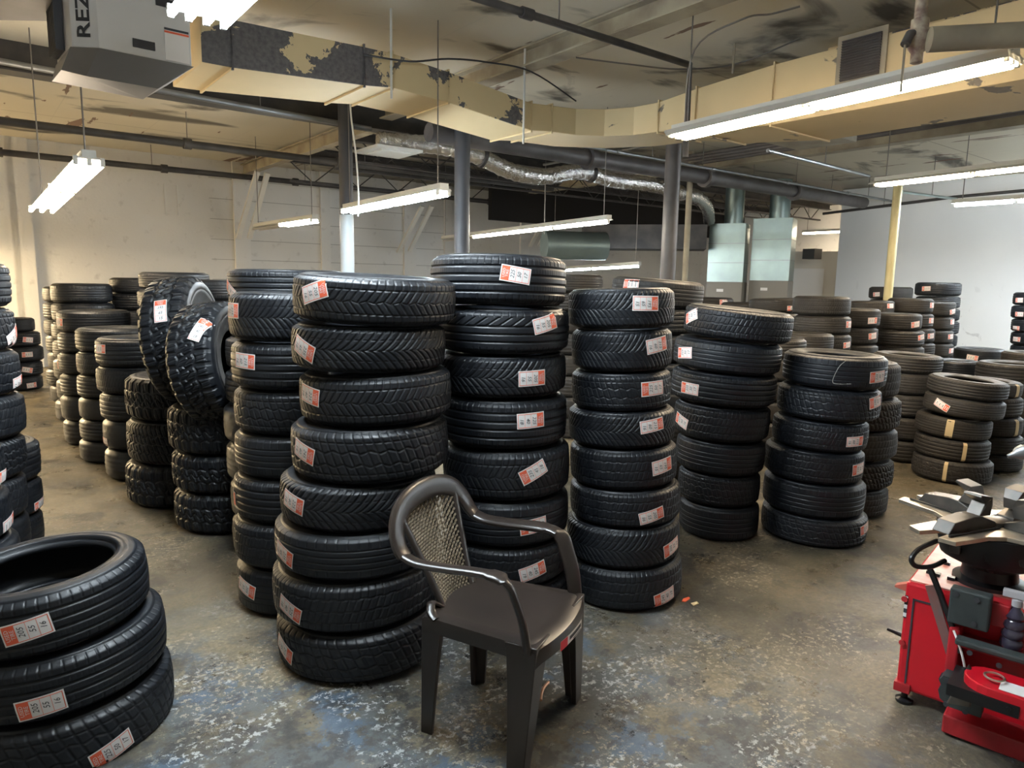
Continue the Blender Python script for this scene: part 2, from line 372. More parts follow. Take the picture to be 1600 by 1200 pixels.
def tire_mesh(pat, hi, rim=.60, rubber='rubber'):
    key = (pat, hi, rim, rubber)
    if key in _tm: return _tm[key]
    fn, dep = PATS[pat]; Nu, Nv = {2: (960, 76), 1: (420, 44), 0: (150, 20)}[hi]
    zt = np.linspace(-.0925, .0925, Nv)
    rt = crown(zt); rr = rim*TR
    side = [(TR-.030, .0965), (TR-.038, .0985), (TR-.052, .1015), (TR-.068, .1025), (TR-.070, .1012), (TR-.076, .1012), (TR-.078, .1018), (TR-.095, .0985), (rr+.020, .088), (rr+.012, .0875), (rr+.006, .084), (rr, .076),
            (rr, .064), (rr+.012, .062), (rr+.035, .078), (TR-.07, .090), (TR-.03, .078), (TR-.020, .055), (TR-.016, .0)]
    side = [(max(r, rr) if i < 13 else r, z) for i, (r, z) in enumerate(side)]
    pr = list(rt) + [r for r, z in side] + [r for r, z in side[-2::-1]]; pz = list(zt) + [z for r, z in side] + [-z for r, z in side[-2::-1]]
    n = len(pr); pr = np.array(pr); pz = np.array(pz)
    u = np.arange(Nu)/Nu; R = np.tile(pr, (Nu, 1)); Zc = np.tile(pz, (Nu, 1))
    U, V = np.meshgrid(u, zt/.0815, indexing='ij')
    g = fn(U, V); fade = np.clip((1.16-np.abs(V))/.08, 0, 1); R[:, :Nv] -= dep*g*fade
    if pat == 'lug':
        R[:, :Nv] += .004
    ang = 2*PI*u[:, None]
    co = np.stack([R*np.cos(ang), R*np.sin(ang), Zc], -1).reshape(-1, 3).astype(np.float32)
    i, j = np.meshgrid(np.arange(Nu), np.arange(n), indexing='ij'); i2 = (i+1) % Nu; j2 = (j+1) % n
    q = np.stack([i*n+j, i2*n+j, i2*n+j2, i*n+j2], -1).reshape(-1).astype(np.int32)
    me = bpy.data.meshes.new('tire'); nf = Nu*n
    me.vertices.add(Nu*n); me.vertices.foreach_set('co', co.reshape(-1)); me.loops.add(nf*4); me.loops.foreach_set('vertex_index', q)
    me.polygons.add(nf); me.polygons.foreach_set('loop_start', np.arange(0, nf*4, 4, dtype=np.int32))
    me.update(); me.polygons.foreach_set('use_smooth', np.ones(nf, dtype=bool)); me.materials.append(M[rubber]); me.validate()
    _tm[key] = me; return me
SIZES = ['225 40 18', '205 55 16', '215 55 17', '235 45 18', '195 65 15', '225 50 17', '245 40 19', '215 60 16']
def sticker(parent, scale, phi, zc, rot, red_left, hi, w=.135, h=.07, name='price_label', size=None, lug=False):
    """paper label wrapped on the tread: (x, y) on the paper go to angle and height on the tread"""
    ca, sa = math.cos(rot), math.sin(rot); mb = MB(); sr, sz = scale
    def put(vs, fs, mi, lift):
        out = []
        for x, y in vs:
            if not red_left: x, y = -x, -y
            s, t = x*ca - y*sa, x*sa + y*ca; zl = (zc+t)/sz; r = (float(crown(np.array(min(abs(zl), .1))))+(.0062 if lug else .0026))*sr + lift
            a = phi + s/(TR*sr); out.append((r/sr*math.cos(a), r/sr*math.sin(a), zl))
        mb.add(out, fs, mi)
    def rect(x0, y0, x1, y1, mi, lift, n=8, k=3):
        n = max(1, int(n*(x1-x0)/w+.99)); k = max(1, int(k*(y1-y0)/h+.99))
        vs = [(x0+(x1-x0)*i/n, y0+(y1-y0)*j/k) for i in range(n+1) for j in range(k+1)]
        put(vs, [(i*(k+1)+j, (i+1)*(k+1)+j, (i+1)*(k+1)+j+1, i*(k+1)+j+1) for i in range(n) for j in range(k)], mi, lift)
    W, H = w/2, h/2; rect(-W, -H, W, H, 0, 0)
    b = .0045; e = .0022; L = .0006
    rect(-W+b, H-b-e, W-b, H-b, 1, L); rect(-W+b, -H+b, W-b, -H+b+e, 1, L); rect(W-b-e, -H+b+e, W-b, H-b-e, 1, L)
    xr = -W+b+.034; rect(-W+b, -H+b+e, xr, H-b-e, 1, L)
    cols = (size or random.choice(SIZES)).split(); cw = (W-b-e-xr)/3
    for i in (1, 2): rect(xr+cw*i-.0006, -H+b+e, xr+cw*i+.0006, H-b-e, 1, L)
    def word(s, cx, sz_, mi, shear=0):
        vs, fs = text2d(s, sz_, shear); put([(cx-y, x) for x, y in vs], fs, mi, 2*L)
    if hi:
        word('USED', -W+b+.0105, .0165, 0); word('TIRE', -W+b+.0255, .0165, 0)
        for i, t in enumerate(cols): word(t, xr+cw*(i+.5), .024, 2, .25)
    else:
        rect(-W+b+.006, -H+.016, -W+b+.012, H-.016, 0, 2*L); rect(-W+b+.021, -H+.016, -W+b+.027, H-.016, 0, 2*L)
        for i in range(3): rect(xr+cw*(i+.35), -H+.02, xr+cw*(i+.5), H-.02, 2, 2*L)
    o = mb.build(name, [M['paper'], M['orange'], M['ink']], parent); return o
ORD = ['topmost', 'second', 'third', 'fourth', 'fifth', 'sixth', 'seventh', 'eighth', 'ninth', 'tenth', 'eleventh', 'twelfth']
ALLT = []
PILES = []
def place_tire(c, R, h, rotm, pat, hi, rub, label, group, rim=.60, spin=None):
    me = tire_mesh(pat, hi, rim, rub); o = bpy.data.objects.new('tire', me); C.objects.link(o)
    spin = random.random()*2*PI if spin is None else spin
    sr, sz = R/TR, h/TW
    o.matrix_world = Matrix.Translation(c) @ rotm.to_4x4() @ Matrix.Rotation(spin, 4, 'Z') @ Matrix.Diagonal((sr, sr, sz, 1))
    tag(o, label, 'tire', group); o['_s'] = (sr, sz, spin); ALLT.append(o); return o
def stack(where, ys, lr, base=None, zd=None, pats=('rib',), tilt=None, hi=1, labels=(), tapes=(), rub='rubber', th=.205, group=None, rim=.60, tiltb=None):
    """a pile of tires. ys: picture heights of the seams at the front face, top to bottom; lr: left and right limits of each tire"""
    n0 = len(ys)-1; lr = list(lr)+[lr[-1]]*(n0-len(lr)); group = group or ('tires ' + where)
    l, r = lr[min(n0, len(lr))-1]; cx = (l+r)/2
    if base:
        g = at_z(cx, base, 0); df = math.hypot(g.x, g.y); ra, rb = ray(l, base-25), ray(r, base-25)
        a = abs(math.atan2(rb.x, rb.y)-math.atan2(ra.x, ra.y))/2; d = df/(1-math.sin(a))
    else:
        az = azim(cx, ys[-1])-YAW; d = zd/math.cos(az)
    tires = []
    for i in range(n0):
        l, r = lr[i]; ym = (ys[i]+ys[i+1])/2; aL, aR = azim(l, ym), azim(r, ym); a = (aR-aL)/2; az = (aR+aL)/2
        R = min(max(d*math.sin(a), .22), .45); fd = d - R*.985; cxx = (l+r)/2
        z1 = at_d(cxx, ys[i], fd).z; z0 = at_d(cxx, ys[i+1], fd).z
        tires.append([Vector((d*math.sin(az), d*math.cos(az), 0)), R, z1, z0])
    if base:
        k = tires[-1][3]; tires[-1][3] = 0
        for q in tires[:-1]:                                    # spread any small misfit at the floor over the pile
            pass
    else:
        zz = tires[-1][3]; m = max(0, round(zz/th))
        if m == 0 and zz > .02: tires[-1][3] = 0
        for i in range(m):
            q = tires[n0-1]; j = Vector((random.uniform(-.02, .02), random.uniform(-.02, .02), 0))
            tires.append([q[0]+j, q[1]*random.uniform(.97, 1.02), zz*(1-i/m), zz*(1-(i+1)/m)])
    PILES.append((where, d, base, [(c.copy(), R, z1, z0) for c, R, z1, z0 in tires]))
    objs = []
    for i, (c, R, z1, z0) in enumerate(tires):
        tl = (tilt[i] if tilt and i < len(tilt) else 0); v = Vector((c.x, c.y, 0)).normalized(); side = Vector((v.y, -v.x, 0))
        tb = (tiltb[i] if tiltb and i < len(tiltb) else 0)
        rot = Matrix.Rotation(math.radians(tl), 3, v) @ Matrix.Rotation(math.radians(tb), 3, side)
        nb = [tilt[k] if tilt and k < len(tilt) else 0 for k in (i-1, i+1) if 0 <= k < len(tires)]
        h = (z1-z0)*(.975-.010*max([abs(tl-q) for q in nb]+[0])); pat = pats[i % len(pats)]
        lab = f"{WORDS[pat]} used tire, {ORD[i]} {'' if i == 0 else 'from the top '}{where}"
        vis = hi if i < n0 else min(hi, 0)
        o = place_tire(Vector((c.x, c.y, (z0+z1)/2 + (.001 if z0 == 0 else 0))), R, h, rot, pat, vis, rub, lab, group, rim)
        objs.append((o, c, R, z1, z0, rot))
    for (i, px, py, rdeg, side_) in labels:
        o, c, R, z1, z0, rot = objs[i]; rr = ray(px, py); u = Vector((rr.x, rr.y)).normalized(); cc = Vector((c.x, c.y))
        b = u.dot(cc); disc = max(b*b - cc.length_squared + R*R, 0); t = b-math.sqrt(disc); p = u*t - cc
        if disc == 0: p = (u*b-cc).normalized()*R
        zw = at_d(px, py, t).z - (z1+z0)/2; loc = rot.inverted() @ Vector((p.x, p.y, zw))
        sr, sz, spin = o['_s']; mg = .035*math.cos(math.radians(rdeg))+.067*abs(math.sin(math.radians(rdeg)))-.012; zl = max(min(loc.z, (z1-z0)*.42-mg), -(z1-z0)*.42+mg)
        small = (z1-z0) < .19
        sticker(o, (sr, sz), math.atan2(loc.y, loc.x)-spin, zl, math.radians(rdeg), side_ == 'L', hi >= 2, .135 if hi > 1 else .13, .07 if not small else .062)
    for (i, px, wd) in tapes:
        o, c, R, z1, z0, rot = objs[i]; rr = ray(px, ys[i]+10); u = Vector((rr.x, rr.y)).normalized(); cc = Vector((c.x, c.y))
        b = u.dot(cc); t = b-math.sqrt(max(b*b - cc.length_squared + R*R, 0)); p = u*t-cc; sr, sz, spin = o['_s']; a0 = math.atan2(p.y, p.x)-spin
        mb = MB(); zs = np.linspace(-.0985, .0985, 15); vs = []
        for z in zs:
            rr_ = float(crown(np.array(abs(z))))+.0035
            for s in (-wd/2, wd/2): vs.append((rr_*math.cos(a0+s/R), rr_*math.sin(a0+s/R), float(z)))
        mb.add(vs, [(2*k, 2*k+1, 2*k+3, 2*k+2) for k in range(14)]); mb.build('masking_tape_strip', M['tape'], o)
    return objs
# front piles, nearest the camera
stack('of low stack at front left', [930, 1032, 1132, 1234], [(-112, 238), (-100, 266), (-90, 279)], zd=2.32, hi=2, pats=('rib', 'rib', 'zigzag'), rim=.68, tilt=[-4, -3, -2],
      labels=[(0, 42, 985, 8, 'L'), (1, 64, 1104, 5, 'L'), (2, 176, 1172, 14, 'L')], group='tires of the low stack at front left', th=.21)
stack('of tall front stack left of chair', [428, 509, 588, 672, 763, 839, 914, 996, 1077],
      [(457, 712), (455, 696), (468, 705), (455, 700), (438, 682), (430, 684), (427, 682), (434, 692)], base=1077, hi=2,
      pats=('chevron', 'vee', 'chevron', 'zigzag', 'vee', 'worn', 'season', 'zigzag'), tilt=[2, .5, -2, -1.5, .5, -.5, -1.5, -2], tiltb=[2, 0, 0, 0, 0, 0, 0, 0],
      labels=[(0, 490, 456, 18, 'R'), (1, 474, 545, -20, 'R'), (2, 483, 617, -8, 'R'), (3, 474, 706, -14, 'R'), (4, 457, 785, -10, 'R'), (5, 443, 865, -14, 'R'), (6, 452, 952, -18, 'R'), (7, 444, 1014, -18, 'R')])
stack('of tall stack behind chair', [397, 482, 557, 626, 707, 788, 860, 924, 986],
      [(672, 885), (682, 889), (682, 884), (686, 885), (692, 889), (692, 887), (694, 886), (694, 886)], base=986, hi=2,
      pats=('rib', 'slash', 'vee', 'rib', 'chevron', 'worn', 'season', 'rib'), tilt=[.6, .1, -.7, -.2, -1.2, -.8, 0, 0], tiltb=[-2, 0, 0, 0, 0, 0, 0, 0],
      labels=[(0, 806, 429, -8, 'L'), (1, 853, 506, 13, 'R'), (2, 832, 591, 1, 'R'), (3, 830, 657, 2, 'R'), (4, 834, 738, 24, 'L'), (5, 834, 822, 5, 'L'), (6, 833, 893, 14, 'R')])
stack('of full-height stack right of chair', [450, 516, 584, 646, 705, 770, 829, 894, 961],
      [(888, 1054), (893, 1050), (893, 1048), (888, 1054), (890, 1057), (890, 1062), (885, 1061), (885, 1064)], base=961, hi=2,
      pats=('vee', 'vee', 'zigzag', 'vee', 'season', 'season', 'vee', 'season'), tilt=[-2, -2, -2.5, -2, -2.5, -2, -2.2, -2.8],
      labels=[(0, 1010, 474, -2, 'R'), (1, 1028, 539, 8, 'R'), (2, 1021, 607, 1, 'L'), (3, 1020, 665, 6, 'R'), (4, 1036, 728, 6, 'R'), (5, 1019, 806, 12, 'R'), (6, 1050, 855, 10, 'L'), (7, 1039, 933, 10, 'L')])
stack('of leaning stack between chair and machine', [483, 535, 586, 638, 694, 746, 795, 849],
      [(1068, 1240), (1052, 1222), (1048, 1214), (1052, 1203), (1055, 1195), (1058, 1187), (1060, 1185)], base=849, hi=2,
      pats=('season', 'worn', 'rib', 'season', 'worn', 'zigzag', 'worn'), tilt=[5, 4, 3, 2, 2, 1, 0],
      labels=[(0, 1079, 494, 22, 'L'), (1, 1069, 551, 8, 'L'), (2, 1077, 607, 0, 'L'), (3, 1064, 657, -14, 'L')])
SIX = stack('of six-tire stack left of machine', [556, 610, 661, 708, 759, 813, 858],
      [(1222, 1387), (1213, 1377), (1205, 1357), (1192, 1350), (1190, 1352), (1187, 1355)], base=858, hi=2,
      pats=('worn', 'zigzag', 'season', 'season', 'worn', 'zigzag'), tilt=[1.5, 1.2, 1.8, 1.8, 1.2, .8],
      labels=[(0, 1372, 589, 4, 'L'), (1, 1369, 628, 8, 'L'), (2, 1337, 690, 2, 'R'), (3, 1342, 733, 3, 'L'), (5, 1352, 826, 6, 'L')])
stack('of stack hidden behind six-tire stack', [568, 625, 676, 724, 768, 811], [(1250, 1407), (1252, 1408), (1248, 1402), (1244, 1396), (1236, 1387)], base=811, hi=1,
      pats=('season', 'block', 'season', 'block', 'season'), tilt=[0, 0, -2, 0, 0], rub='rubber_warm_lit')
stack('of five-tire stack above machine table', [596, 625, 655, 688, 722, 758], [(1447, 1578), (1441, 1572), (1428, 1551), (1426, 1548), (1422, 1552)], base=758, hi=1,
      pats=('rib', 'worn', 'worn', 'rib', 'zigzag'), tilt=[4.5, 4.5, 3.5, 2.8, 2], rub='rubber_warm_lit',
      labels=[(1, 1471, 633, -20, 'R')], tapes=[(2, 1484, .055), (3, 1508, .03), (4, 1477, .028)])
stack('of hollow-topped stack below yellow pole, right', [556, 584, 618, 653, 690, 724], [(1362, 1474), (1362, 1472), (1358, 1470), (1356, 1466), (1352, 1462)], base=724, hi=1,
      pats=('rib', 'worn'), rub='rubber_warm_lit', tilt=[2, 1, 0])
stack('of stack behind taped tires at right', [597, 621, 653, 683, 711, 738], [(1488, 1599)], base=738, hi=1, pats=('worn', 'rib'), rub='rubber_warm_lit', tapes=[(0, 1591, .04), (2, 1590, .04)], tilt=[2, 0])
def chalk(entry, pts, w=.0022):
    o, c, R, z1, z0, rot = entry; cc = Vector((c.x, c.y)); P = []; sr, sz, spin = o['_s']
    for px, py in pts:
        rr = ray(px, py); u = Vector((rr.x, rr.y)).normalized(); b = u.dot(cc); t = b-math.sqrt(max(b*b - cc.length_squared + R*R, 0)); p = u*t-cc
        l = rot.inverted() @ Vector((p.x, p.y, at_d(px, py, t).z-(z1+z0)/2)); a = math.atan2(l.y, l.x)-spin; zl = l.z/sz; r = float(crown(np.array(min(abs(zl), .09))))+.0008
        P.append((r*math.cos(a), r*math.sin(a), zl))
    MB().sweep(curve_pts(P, 4), w, 5).build('chalk_mark', M['chalk'], o)
chalk(SIX[0], [(1322, 564), (1312, 572), (1304, 586), (1301, 597), (1308, 600), (1330, 600)])
# middle and far right
FR = [('of stack far behind right tires near edge', [570, 604], [(1522, 1645)], dict(zd=7.3)),
 ('of low stack at right edge by partition', [552, 580], [(1562, 1660)], dict(zd=7.8)),
 ('of short dark stack before white partition', [546, 571], [(1489, 1572)], dict(zd=9.2, labels=[(0, 1519, 559, -6, 'R')])),
 ('of low pale stack before dark one', [565, 592], [(1456, 1535)], dict(zd=8.1)),
 ('of tallest stack against white partition', [441, 463, 482, 502, 523, 543], [(1429, 1503), (1430, 1501), (1428, 1500), (1426, 1499), (1424, 1496)], dict(zd=10.9, labels=[(0, 1447, 451, 3, 'L')])),
 ('of stack crossed by yellow pole', [448, 468, 489, 509, 530], [(1357, 1427)], dict(zd=12.0, labels=[(0, 1369, 460, 4, 'L')])),
 ('of wide stack right of yellow pole', [466, 490, 513, 536, 559], [(1386, 1459), (1386, 1459), (1386, 1461), (1388, 1461)], dict(zd=9.5, labels=[(0, 1457, 477, 0, 'L'), (1, 1456, 501, 0, 'L'), (2, 1455, 525, 4, 'L')])),
 ('of labelled stack below tallest one', [471, 495, 516, 537, 558], [(1424, 1494), (1424, 1491), (1422, 1490), (1422, 1490)], dict(zd=10.3, labels=[(0, 1489, 487, 10, 'L'), (1, 1489, 503, 0, 'L'), (2, 1486, 526, 3, 'L'), (3, 1487, 548, 3, 'L')])),
 ('of stack left of yellow pole', [470, 493, 518, 541, 565], [(1324, 1398), (1326, 1399), (1328, 1399)], dict(zd=9.4, labels=[(0, 1392, 478, 0, 'L'), (1, 1390, 504, 0, 'L'), (2, 1395, 530, 0, 'L')], tilt=[-2])),
 ('of stack with open ring below yellow pole', [490, 517, 542, 568], [(1362, 1441), (1362, 1445), (1364, 1444)], dict(zd=8.6, labels=[(0, 1431, 507, 8, 'L'), (1, 1440, 527, 8, 'L')])),
 ('of stack behind six-tire stack corner', [482, 512, 539, 566], [(1296, 1376), (1294, 1372), (1294, 1372)], dict(zd=8.2, labels=[(0, 1364, 501, 3, 'R'), (1, 1364, 525, 6, 'L')])),
 ('of broad brown stack in the middle row', [463, 494, 523, 551], [(1238, 1330), (1240, 1330), (1240, 1330)], dict(zd=7.6, labels=[(1, 1327, 507, 0, 'L'), (2, 1324, 539, 4, 'L')])),
 ('of stack behind leaning stack, right', [466, 489], [(1170, 1256)], dict(zd=8.6, tilt=[-2], labels=[(0, 1238, 482, 0, 'L')])),
 ('of grooved stack behind leaning stack', [522, 553], [(1208, 1303)], dict(zd=7.0)),
 ('of half-hidden stack beside leaning stack', [530, 562], [(1164, 1260)], dict(zd=6.4)),
 ('of low stack before the furnaces', [473, 497], [(1126, 1204)], dict(zd=9.3)),
 ('of labelled stack before grey furnaces', [465, 488], [(1070, 1146)], dict(zd=10.0, labels=[(0, 1131, 472, 2, 'L')])),
 ('of tall stack behind right column foot', [434, 482, 524, 568, 613], [(955, 1100), (957, 1098), (957, 1095)], dict(zd=5.2, tilt=[4, 0], tiltb=[0], labels=[(0, 985, 444, 2, 'L')], hi=1)),
 ('of stack behind tall stacks, middle', [428, 458, 488], [(846, 942), (846, 940)], dict(zd=7.4)),
 ('of stack at right edge on white wall', [457, 478, 499, 520, 541], [(1582, 1654), (1579, 1652), (1579, 1652), (1578, 1650)], dict(zd=10.8, labels=[(0, 1592, 469, 2, 'L'), (1, 1592, 491, 0, 'L'), (2, 1587, 513, 0, 'R'), (3, 1588, 530, 0, 'R')]))]
for wh, ys, lr, kw in FR:
    far = kw.get('zd', 9) > 8.5
    stack(wh, ys, lr, pats=random.choice([('worn', 'rib'), ('rib', 'season'), ('worn', 'worn'), ('season', 'worn')]), **{**dict(hi=1, rub='rubber_warm_lit' if not ('dark' in wh or 'white' in wh) else 'rubber', th=.205), **kw})
# left side
stack('of tall stack at left edge', [407, 484, 556, 630, 702, 769, 838], [(-215, 18), (-208, 26), (-203, 34), (-192, 43), (-190, 45), (-188, 47)], zd=3.25, hi=2,
      pats=('rib', 'zigzag', 'season', 'season', 'block', 'season'), labels=[(1, 24, 548, 25, 'R'), (2, 32, 612, 5, 'R')])
stack('of shorter stack at left edge', [704, 768, 824, 880], [(-108, 66), (-104, 70), (-102, 72)], zd=3.95, hi=1, pats=('rib', 'worn'), labels=[(1, 64, 790, 5, 'L')])
stack('of nearest cut-off stack at left edge', [722, 805, 885], [(-290, 12), (-280, 24)], zd=2.65, hi=1, pats=('zigzag', 'season'), labels=[(0, 6, 748, -4, 'L'), (1, 18, 835, 5, 'R')])
stack('of lone stack at end of aisle', [498, 520, 543, 567, 590, 612], [(-20, 55), (-12, 64), (-8, 69), (-8, 68), (-8, 68)], base=612, hi=1, pats=('worn', 'rib'), labels=[(1, 44, 531, -8, 'L'), (2, 43, 554, 0, 'L'), (3, 43, 578, -14, 'R'), (4, 50, 602, 3, 'R')])
LS = [('of farthest stack along the aisle', [448, 473, 500, 525], [(66, 148), (67, 148), (68, 150), (68, 150)], dict(zd=8.9)),
 ('of aisle stack before farthest one', [443, 474, 504, 533, 562], [(78, 176), (80, 180), (80, 178), (82, 178)], dict(zd=7.8)),
 ('of aisle stack with lit flat rim', [486, 520, 553, 586, 620], [(88, 205), (90, 200), (90, 200), (94, 200)], dict(zd=6.7, labels=[(0, 92, 503, -3, 'R'), (2, 90, 570, 0, 'R')])),
 ('of aisle stack right of lit rim', [514, 551, 588, 624], [(117, 240), (119, 240), (120, 240)], dict(zd=6.1)),
 ('of aisle stack beside off-road tires', [530, 575, 617, 660], [(148, 284), (150, 284), (156, 288)], dict(zd=5.62, labels=[(0, 156, 545, 0, 'R'), (3, 163, 690, 0, 'L')], hi=1)),
 ('of rear stack against beige wall, left', [434, 459, 485], [(170, 268)], dict(zd=8.3)),
 ('of highest rear stack left of off-road tire', [425, 453, 482], [(216, 328), (214, 322)], dict(zd=7.1)),
 ('of rear stack behind leaning off-road tires', [437, 470, 503], [(264, 374)], dict(zd=6.6)),
 ('of far rear stack between piles', [448, 472, 497], [(204, 292)], dict(zd=9.5))]
for wh, ys, lr, kw in LS:
    stack(wh, ys, lr, pats=random.choice([('worn', 'rib'), ('rib', 'season'), ('worn', 'worn')]), **{**dict(hi=1, rub='rubber', th=.205), **kw})
orr = stack('of left off-road tire stack', [592, 661, 729, 797], [(196, 372), (198, 372), (198, 370)], base=797, hi=2, pats=('lug', 'block'), rim=.5)
ors = stack('of off-road stack under leaning tires', [641, 713, 774, 838], [(263, 440), (270, 440), (274, 440)], base=838, hi=2, pats=('lug',), rim=.5)
stack('of stack left of tall front stack', [457, 537, 613, 683, 752, 822, 894, 968], [(357, 552), (361, 552), (366, 552), (367, 550), (366, 548), (366, 548), (371, 548)], base=968, hi=2,
      pats=('vee', 'rib', 'zigzag', 'worn', 'rib', 'season', 'worn'), labels=[(0, 362, 485, 0, 'R'), (1, 381, 564, -2, 'R'), (6, 384, 919, -12, 'R'), (4, 362, 775, 0, 'R')])
stack('of rear stack left of tall front stack', [420, 474, 530, 584, 640], [(354, 540), (356, 540), (352, 538)], zd=4.1, hi=2, pats=('rib', 'season', 'worn'), labels=[(0, 360, 462, -30, 'L')])
def leaning(center_px, d, R, h, theta, lean, pat, lab, lb):
    c = at_d(*center_px, d); v = Vector((c.x, c.y, 0)).normalized(); s = Vector((v.y, -v.x, 0))
    axis = (s*math.cos(theta) - v*math.sin(theta) + Z*lean).normalized()
    x = Z.cross(axis).normalized(); y = axis.cross(x); rot = Matrix((x, y, axis)).transposed()
    o = place_tire(c, R, h, rot, pat, 2, 'rubber', lab, 'off-road tires leaning on the stacks', .5, 0.0)
    sr, sz, spin = o['_s']; px, py, rd = lb; rr = ray(px, py); inv = rot.inverted(); e = inv @ (EYEP-c); r = inv @ rr
    A = r.x**2+r.y**2; B = e.x*r.x+e.y*r.y; D = B*B - A*(e.x**2+e.y**2-R*R); t = (-B-math.sqrt(max(D, 0)))/A; p = e + r*t
    sticker(o, (sr, sz), math.atan2(p.y, p.x), max(min(p.z, .08), -.08), math.radians(rd), True, True, .15, .075, lug=True)
    return o
leaning((289, 530), 5.15, .405, .30, math.radians(19), .10, 'lug', 'large off-road tire leaning upright on left off-road stack, farther one', (251, 486, 4))
leaning((341, 566), 4.70, .37, .29, math.radians(27), .14, 'lug', 'large off-road tire leaning upright nearer stack left of tall front stack', (315, 514, -22))
# ------------------------------------------------------------------ fluorescent lights
def fixture(far, near, W, tubes, segs, label, kind='tube_neutral', name='fluorescent_light', group='hanging strip lights', chains=True, wing=0, drop=-.01):
    """far / near: ends; tubes: offsets over the width; segs: list of lit (1) or dead (0) from the near end"""
    far, near = Vector(far), Vector(near); ax = (far-near); L = ax.length; ax.normalize(); sd = Vector((ax.y, -ax.x, 0)).normalized(); up = sd.cross(ax).normalized()
    if up.z < 0: up = -up
    c = (far+near)/2; rot = Matrix((sd, ax, up)).transposed(); e = empty(name, c, label, 'light', group, rot)
    mb = MB(); h = .035; w = W/2
    mb.prism([(-w*.62, .016), (-w*.36, .03), (-w*.36, .075), (w*.36, .075), (w*.36, .03), (w*.62, .016), (w*.60, .012), (-w*.60, .012)], -L/2, L/2, 0, lambda x, y, z: (x, z, y))
    mb.build('housing', M['white_metal'], e)
    if wing: MB().prism([(-wing, drop), (-w, .02), (w, .02), (wing, drop), (wing, drop-.006), (w, .012), (-w, .012), (-wing, drop-.006)], -L/2, L/2, 0, lambda x, y, z: (x, z, y)).build('shaping_reflector', M['white_metal'], e)  # wings added to hold back the light thrown upward
    k = len(segs); sl = L/k
    for i, on in enumerate(segs):
        y0 = -L/2 + i*sl + .02; y1 = y0 + sl - .04
        for x in tubes:
            MB().tube((x, y0+.02, -.014), (x, y1-.02, -.014), .019, 8).build('tube', M[kind] if on else M['tube_off'], e, smooth=True)
        for y in (y0, y1):
            for x in tubes: MB().box((x, y, 0), (.028, .02, .06)).build('lamp_socket', M['white_metal'], e)
    if chains:
        for y in (-L/2+.12, L/2-.12):
            p = c + ax*y; MB().tube((0, y, .08), (rot.inverted() @ (Vector((p.x, p.y, HC)) - c)), .006, 6).build('hanging_chain', M['chain'], e)
    return e
T2 = (-.055, .055)
fixture(at_d(1055, 212, 6.09), at_d(1588, 90, 4.94), .28, (-.085, 0, .085), [1, 1], 'long bright warm strip light nearest at upper right', 'tube_warm', wing=.11)
fixture(at_d(1368, 288, 9.7), at_d(1720, 247, 8.9), .22, T2, [1, 1], 'bright warm strip light below and right of nearest one', 'tube_warm', wing=.17)
fixture(at_d(1489, 320, 12.4), at_d(1700, 306, 11.9), .3, (0,), [1, 1], 'dim white strip light by partition at right edge', 'tube_strong')
fixture(at_d(64, 328, 8.2), at_d(140, 251, 6.0), .25, (-.085, 0, .085), [1, 1], 'short bright warm light hanging at left above aisle', 'tube_warm_dim')
fixture(at_d(541, 330, 8.55), at_d(694, 300, 6.34), .24, T2, [1, 1], 'cool white strip light between left and middle columns', 'tube_cool')
fixture(at_d(400, 357, 12.4), at_d(493, 344, 10.1), .26, T2, [1, 0], 'far left strip light with its far half dead', 'tube_neutral')
L4 = fixture(at_d(692, 375, 14.0), at_d(952, 345, 9.3), .2, (0,), [1, 1, 1, 0], 'long neutral strip light between middle and right columns', 'tube_neutral')
fixture(at_d(860, 423, 15.5), at_d(1000, 415, 13.4), .16, (0,), [1, 1], 'lowest distant white strip light behind tire stacks', 'tube_cool')
fixture((1.0, 3.80, 2.83), (1.0, 1.36, 2.86), .38, (-.12, -.04, .04, .12), [1, 1], 'wide cool white light cut by top edge of photo', 'tube_cool')
fixture((17.9, 10.4, 3.0), (17.9, 8.0, 3.0), .24, T2, [1, 1], 'unseen strip light added to brighten recess behind partition', 'tube_warm_dim')  # unseen lamp, added to brighten the recess door and walls
# more of the same shop lights just outside the frame
fixture((13.4, 3.2, 2.5), (13.4, .8, 2.5), .4, (-.13, -.045, .045, .13), [1, 1], 'cool strip light just outside right edge by partition', 'tube_cool')
fixture((12.0, -.5, 2.6), (12.0, -2.9, 2.6), .4, (-.13, -.045, .045, .13), [1, 1], 'second cool strip light outside right edge', 'tube_cool')
fixture((-3.6, 13.35, 2.15), (-1.2, 13.35, 2.15), .3, (-.085, 0, .085), [1, 1], 'strip light outside photo at far left', 'tube_warm_strong', wing=.3, drop=-.04)
fixture((3.2, 13.2, 2.2), (3.2, 11.4, 2.2), .24, T2, [1, 1], 'strip light hidden behind tall tires near back wall', 'tube_warm', wing=.2) if False else None
fixture((1.0, 12.6, 2.7), (1.0, 10.2, 2.7), .24, T2, [0, 0], 'dead strip light at back', 'tube_neutral') if False else None
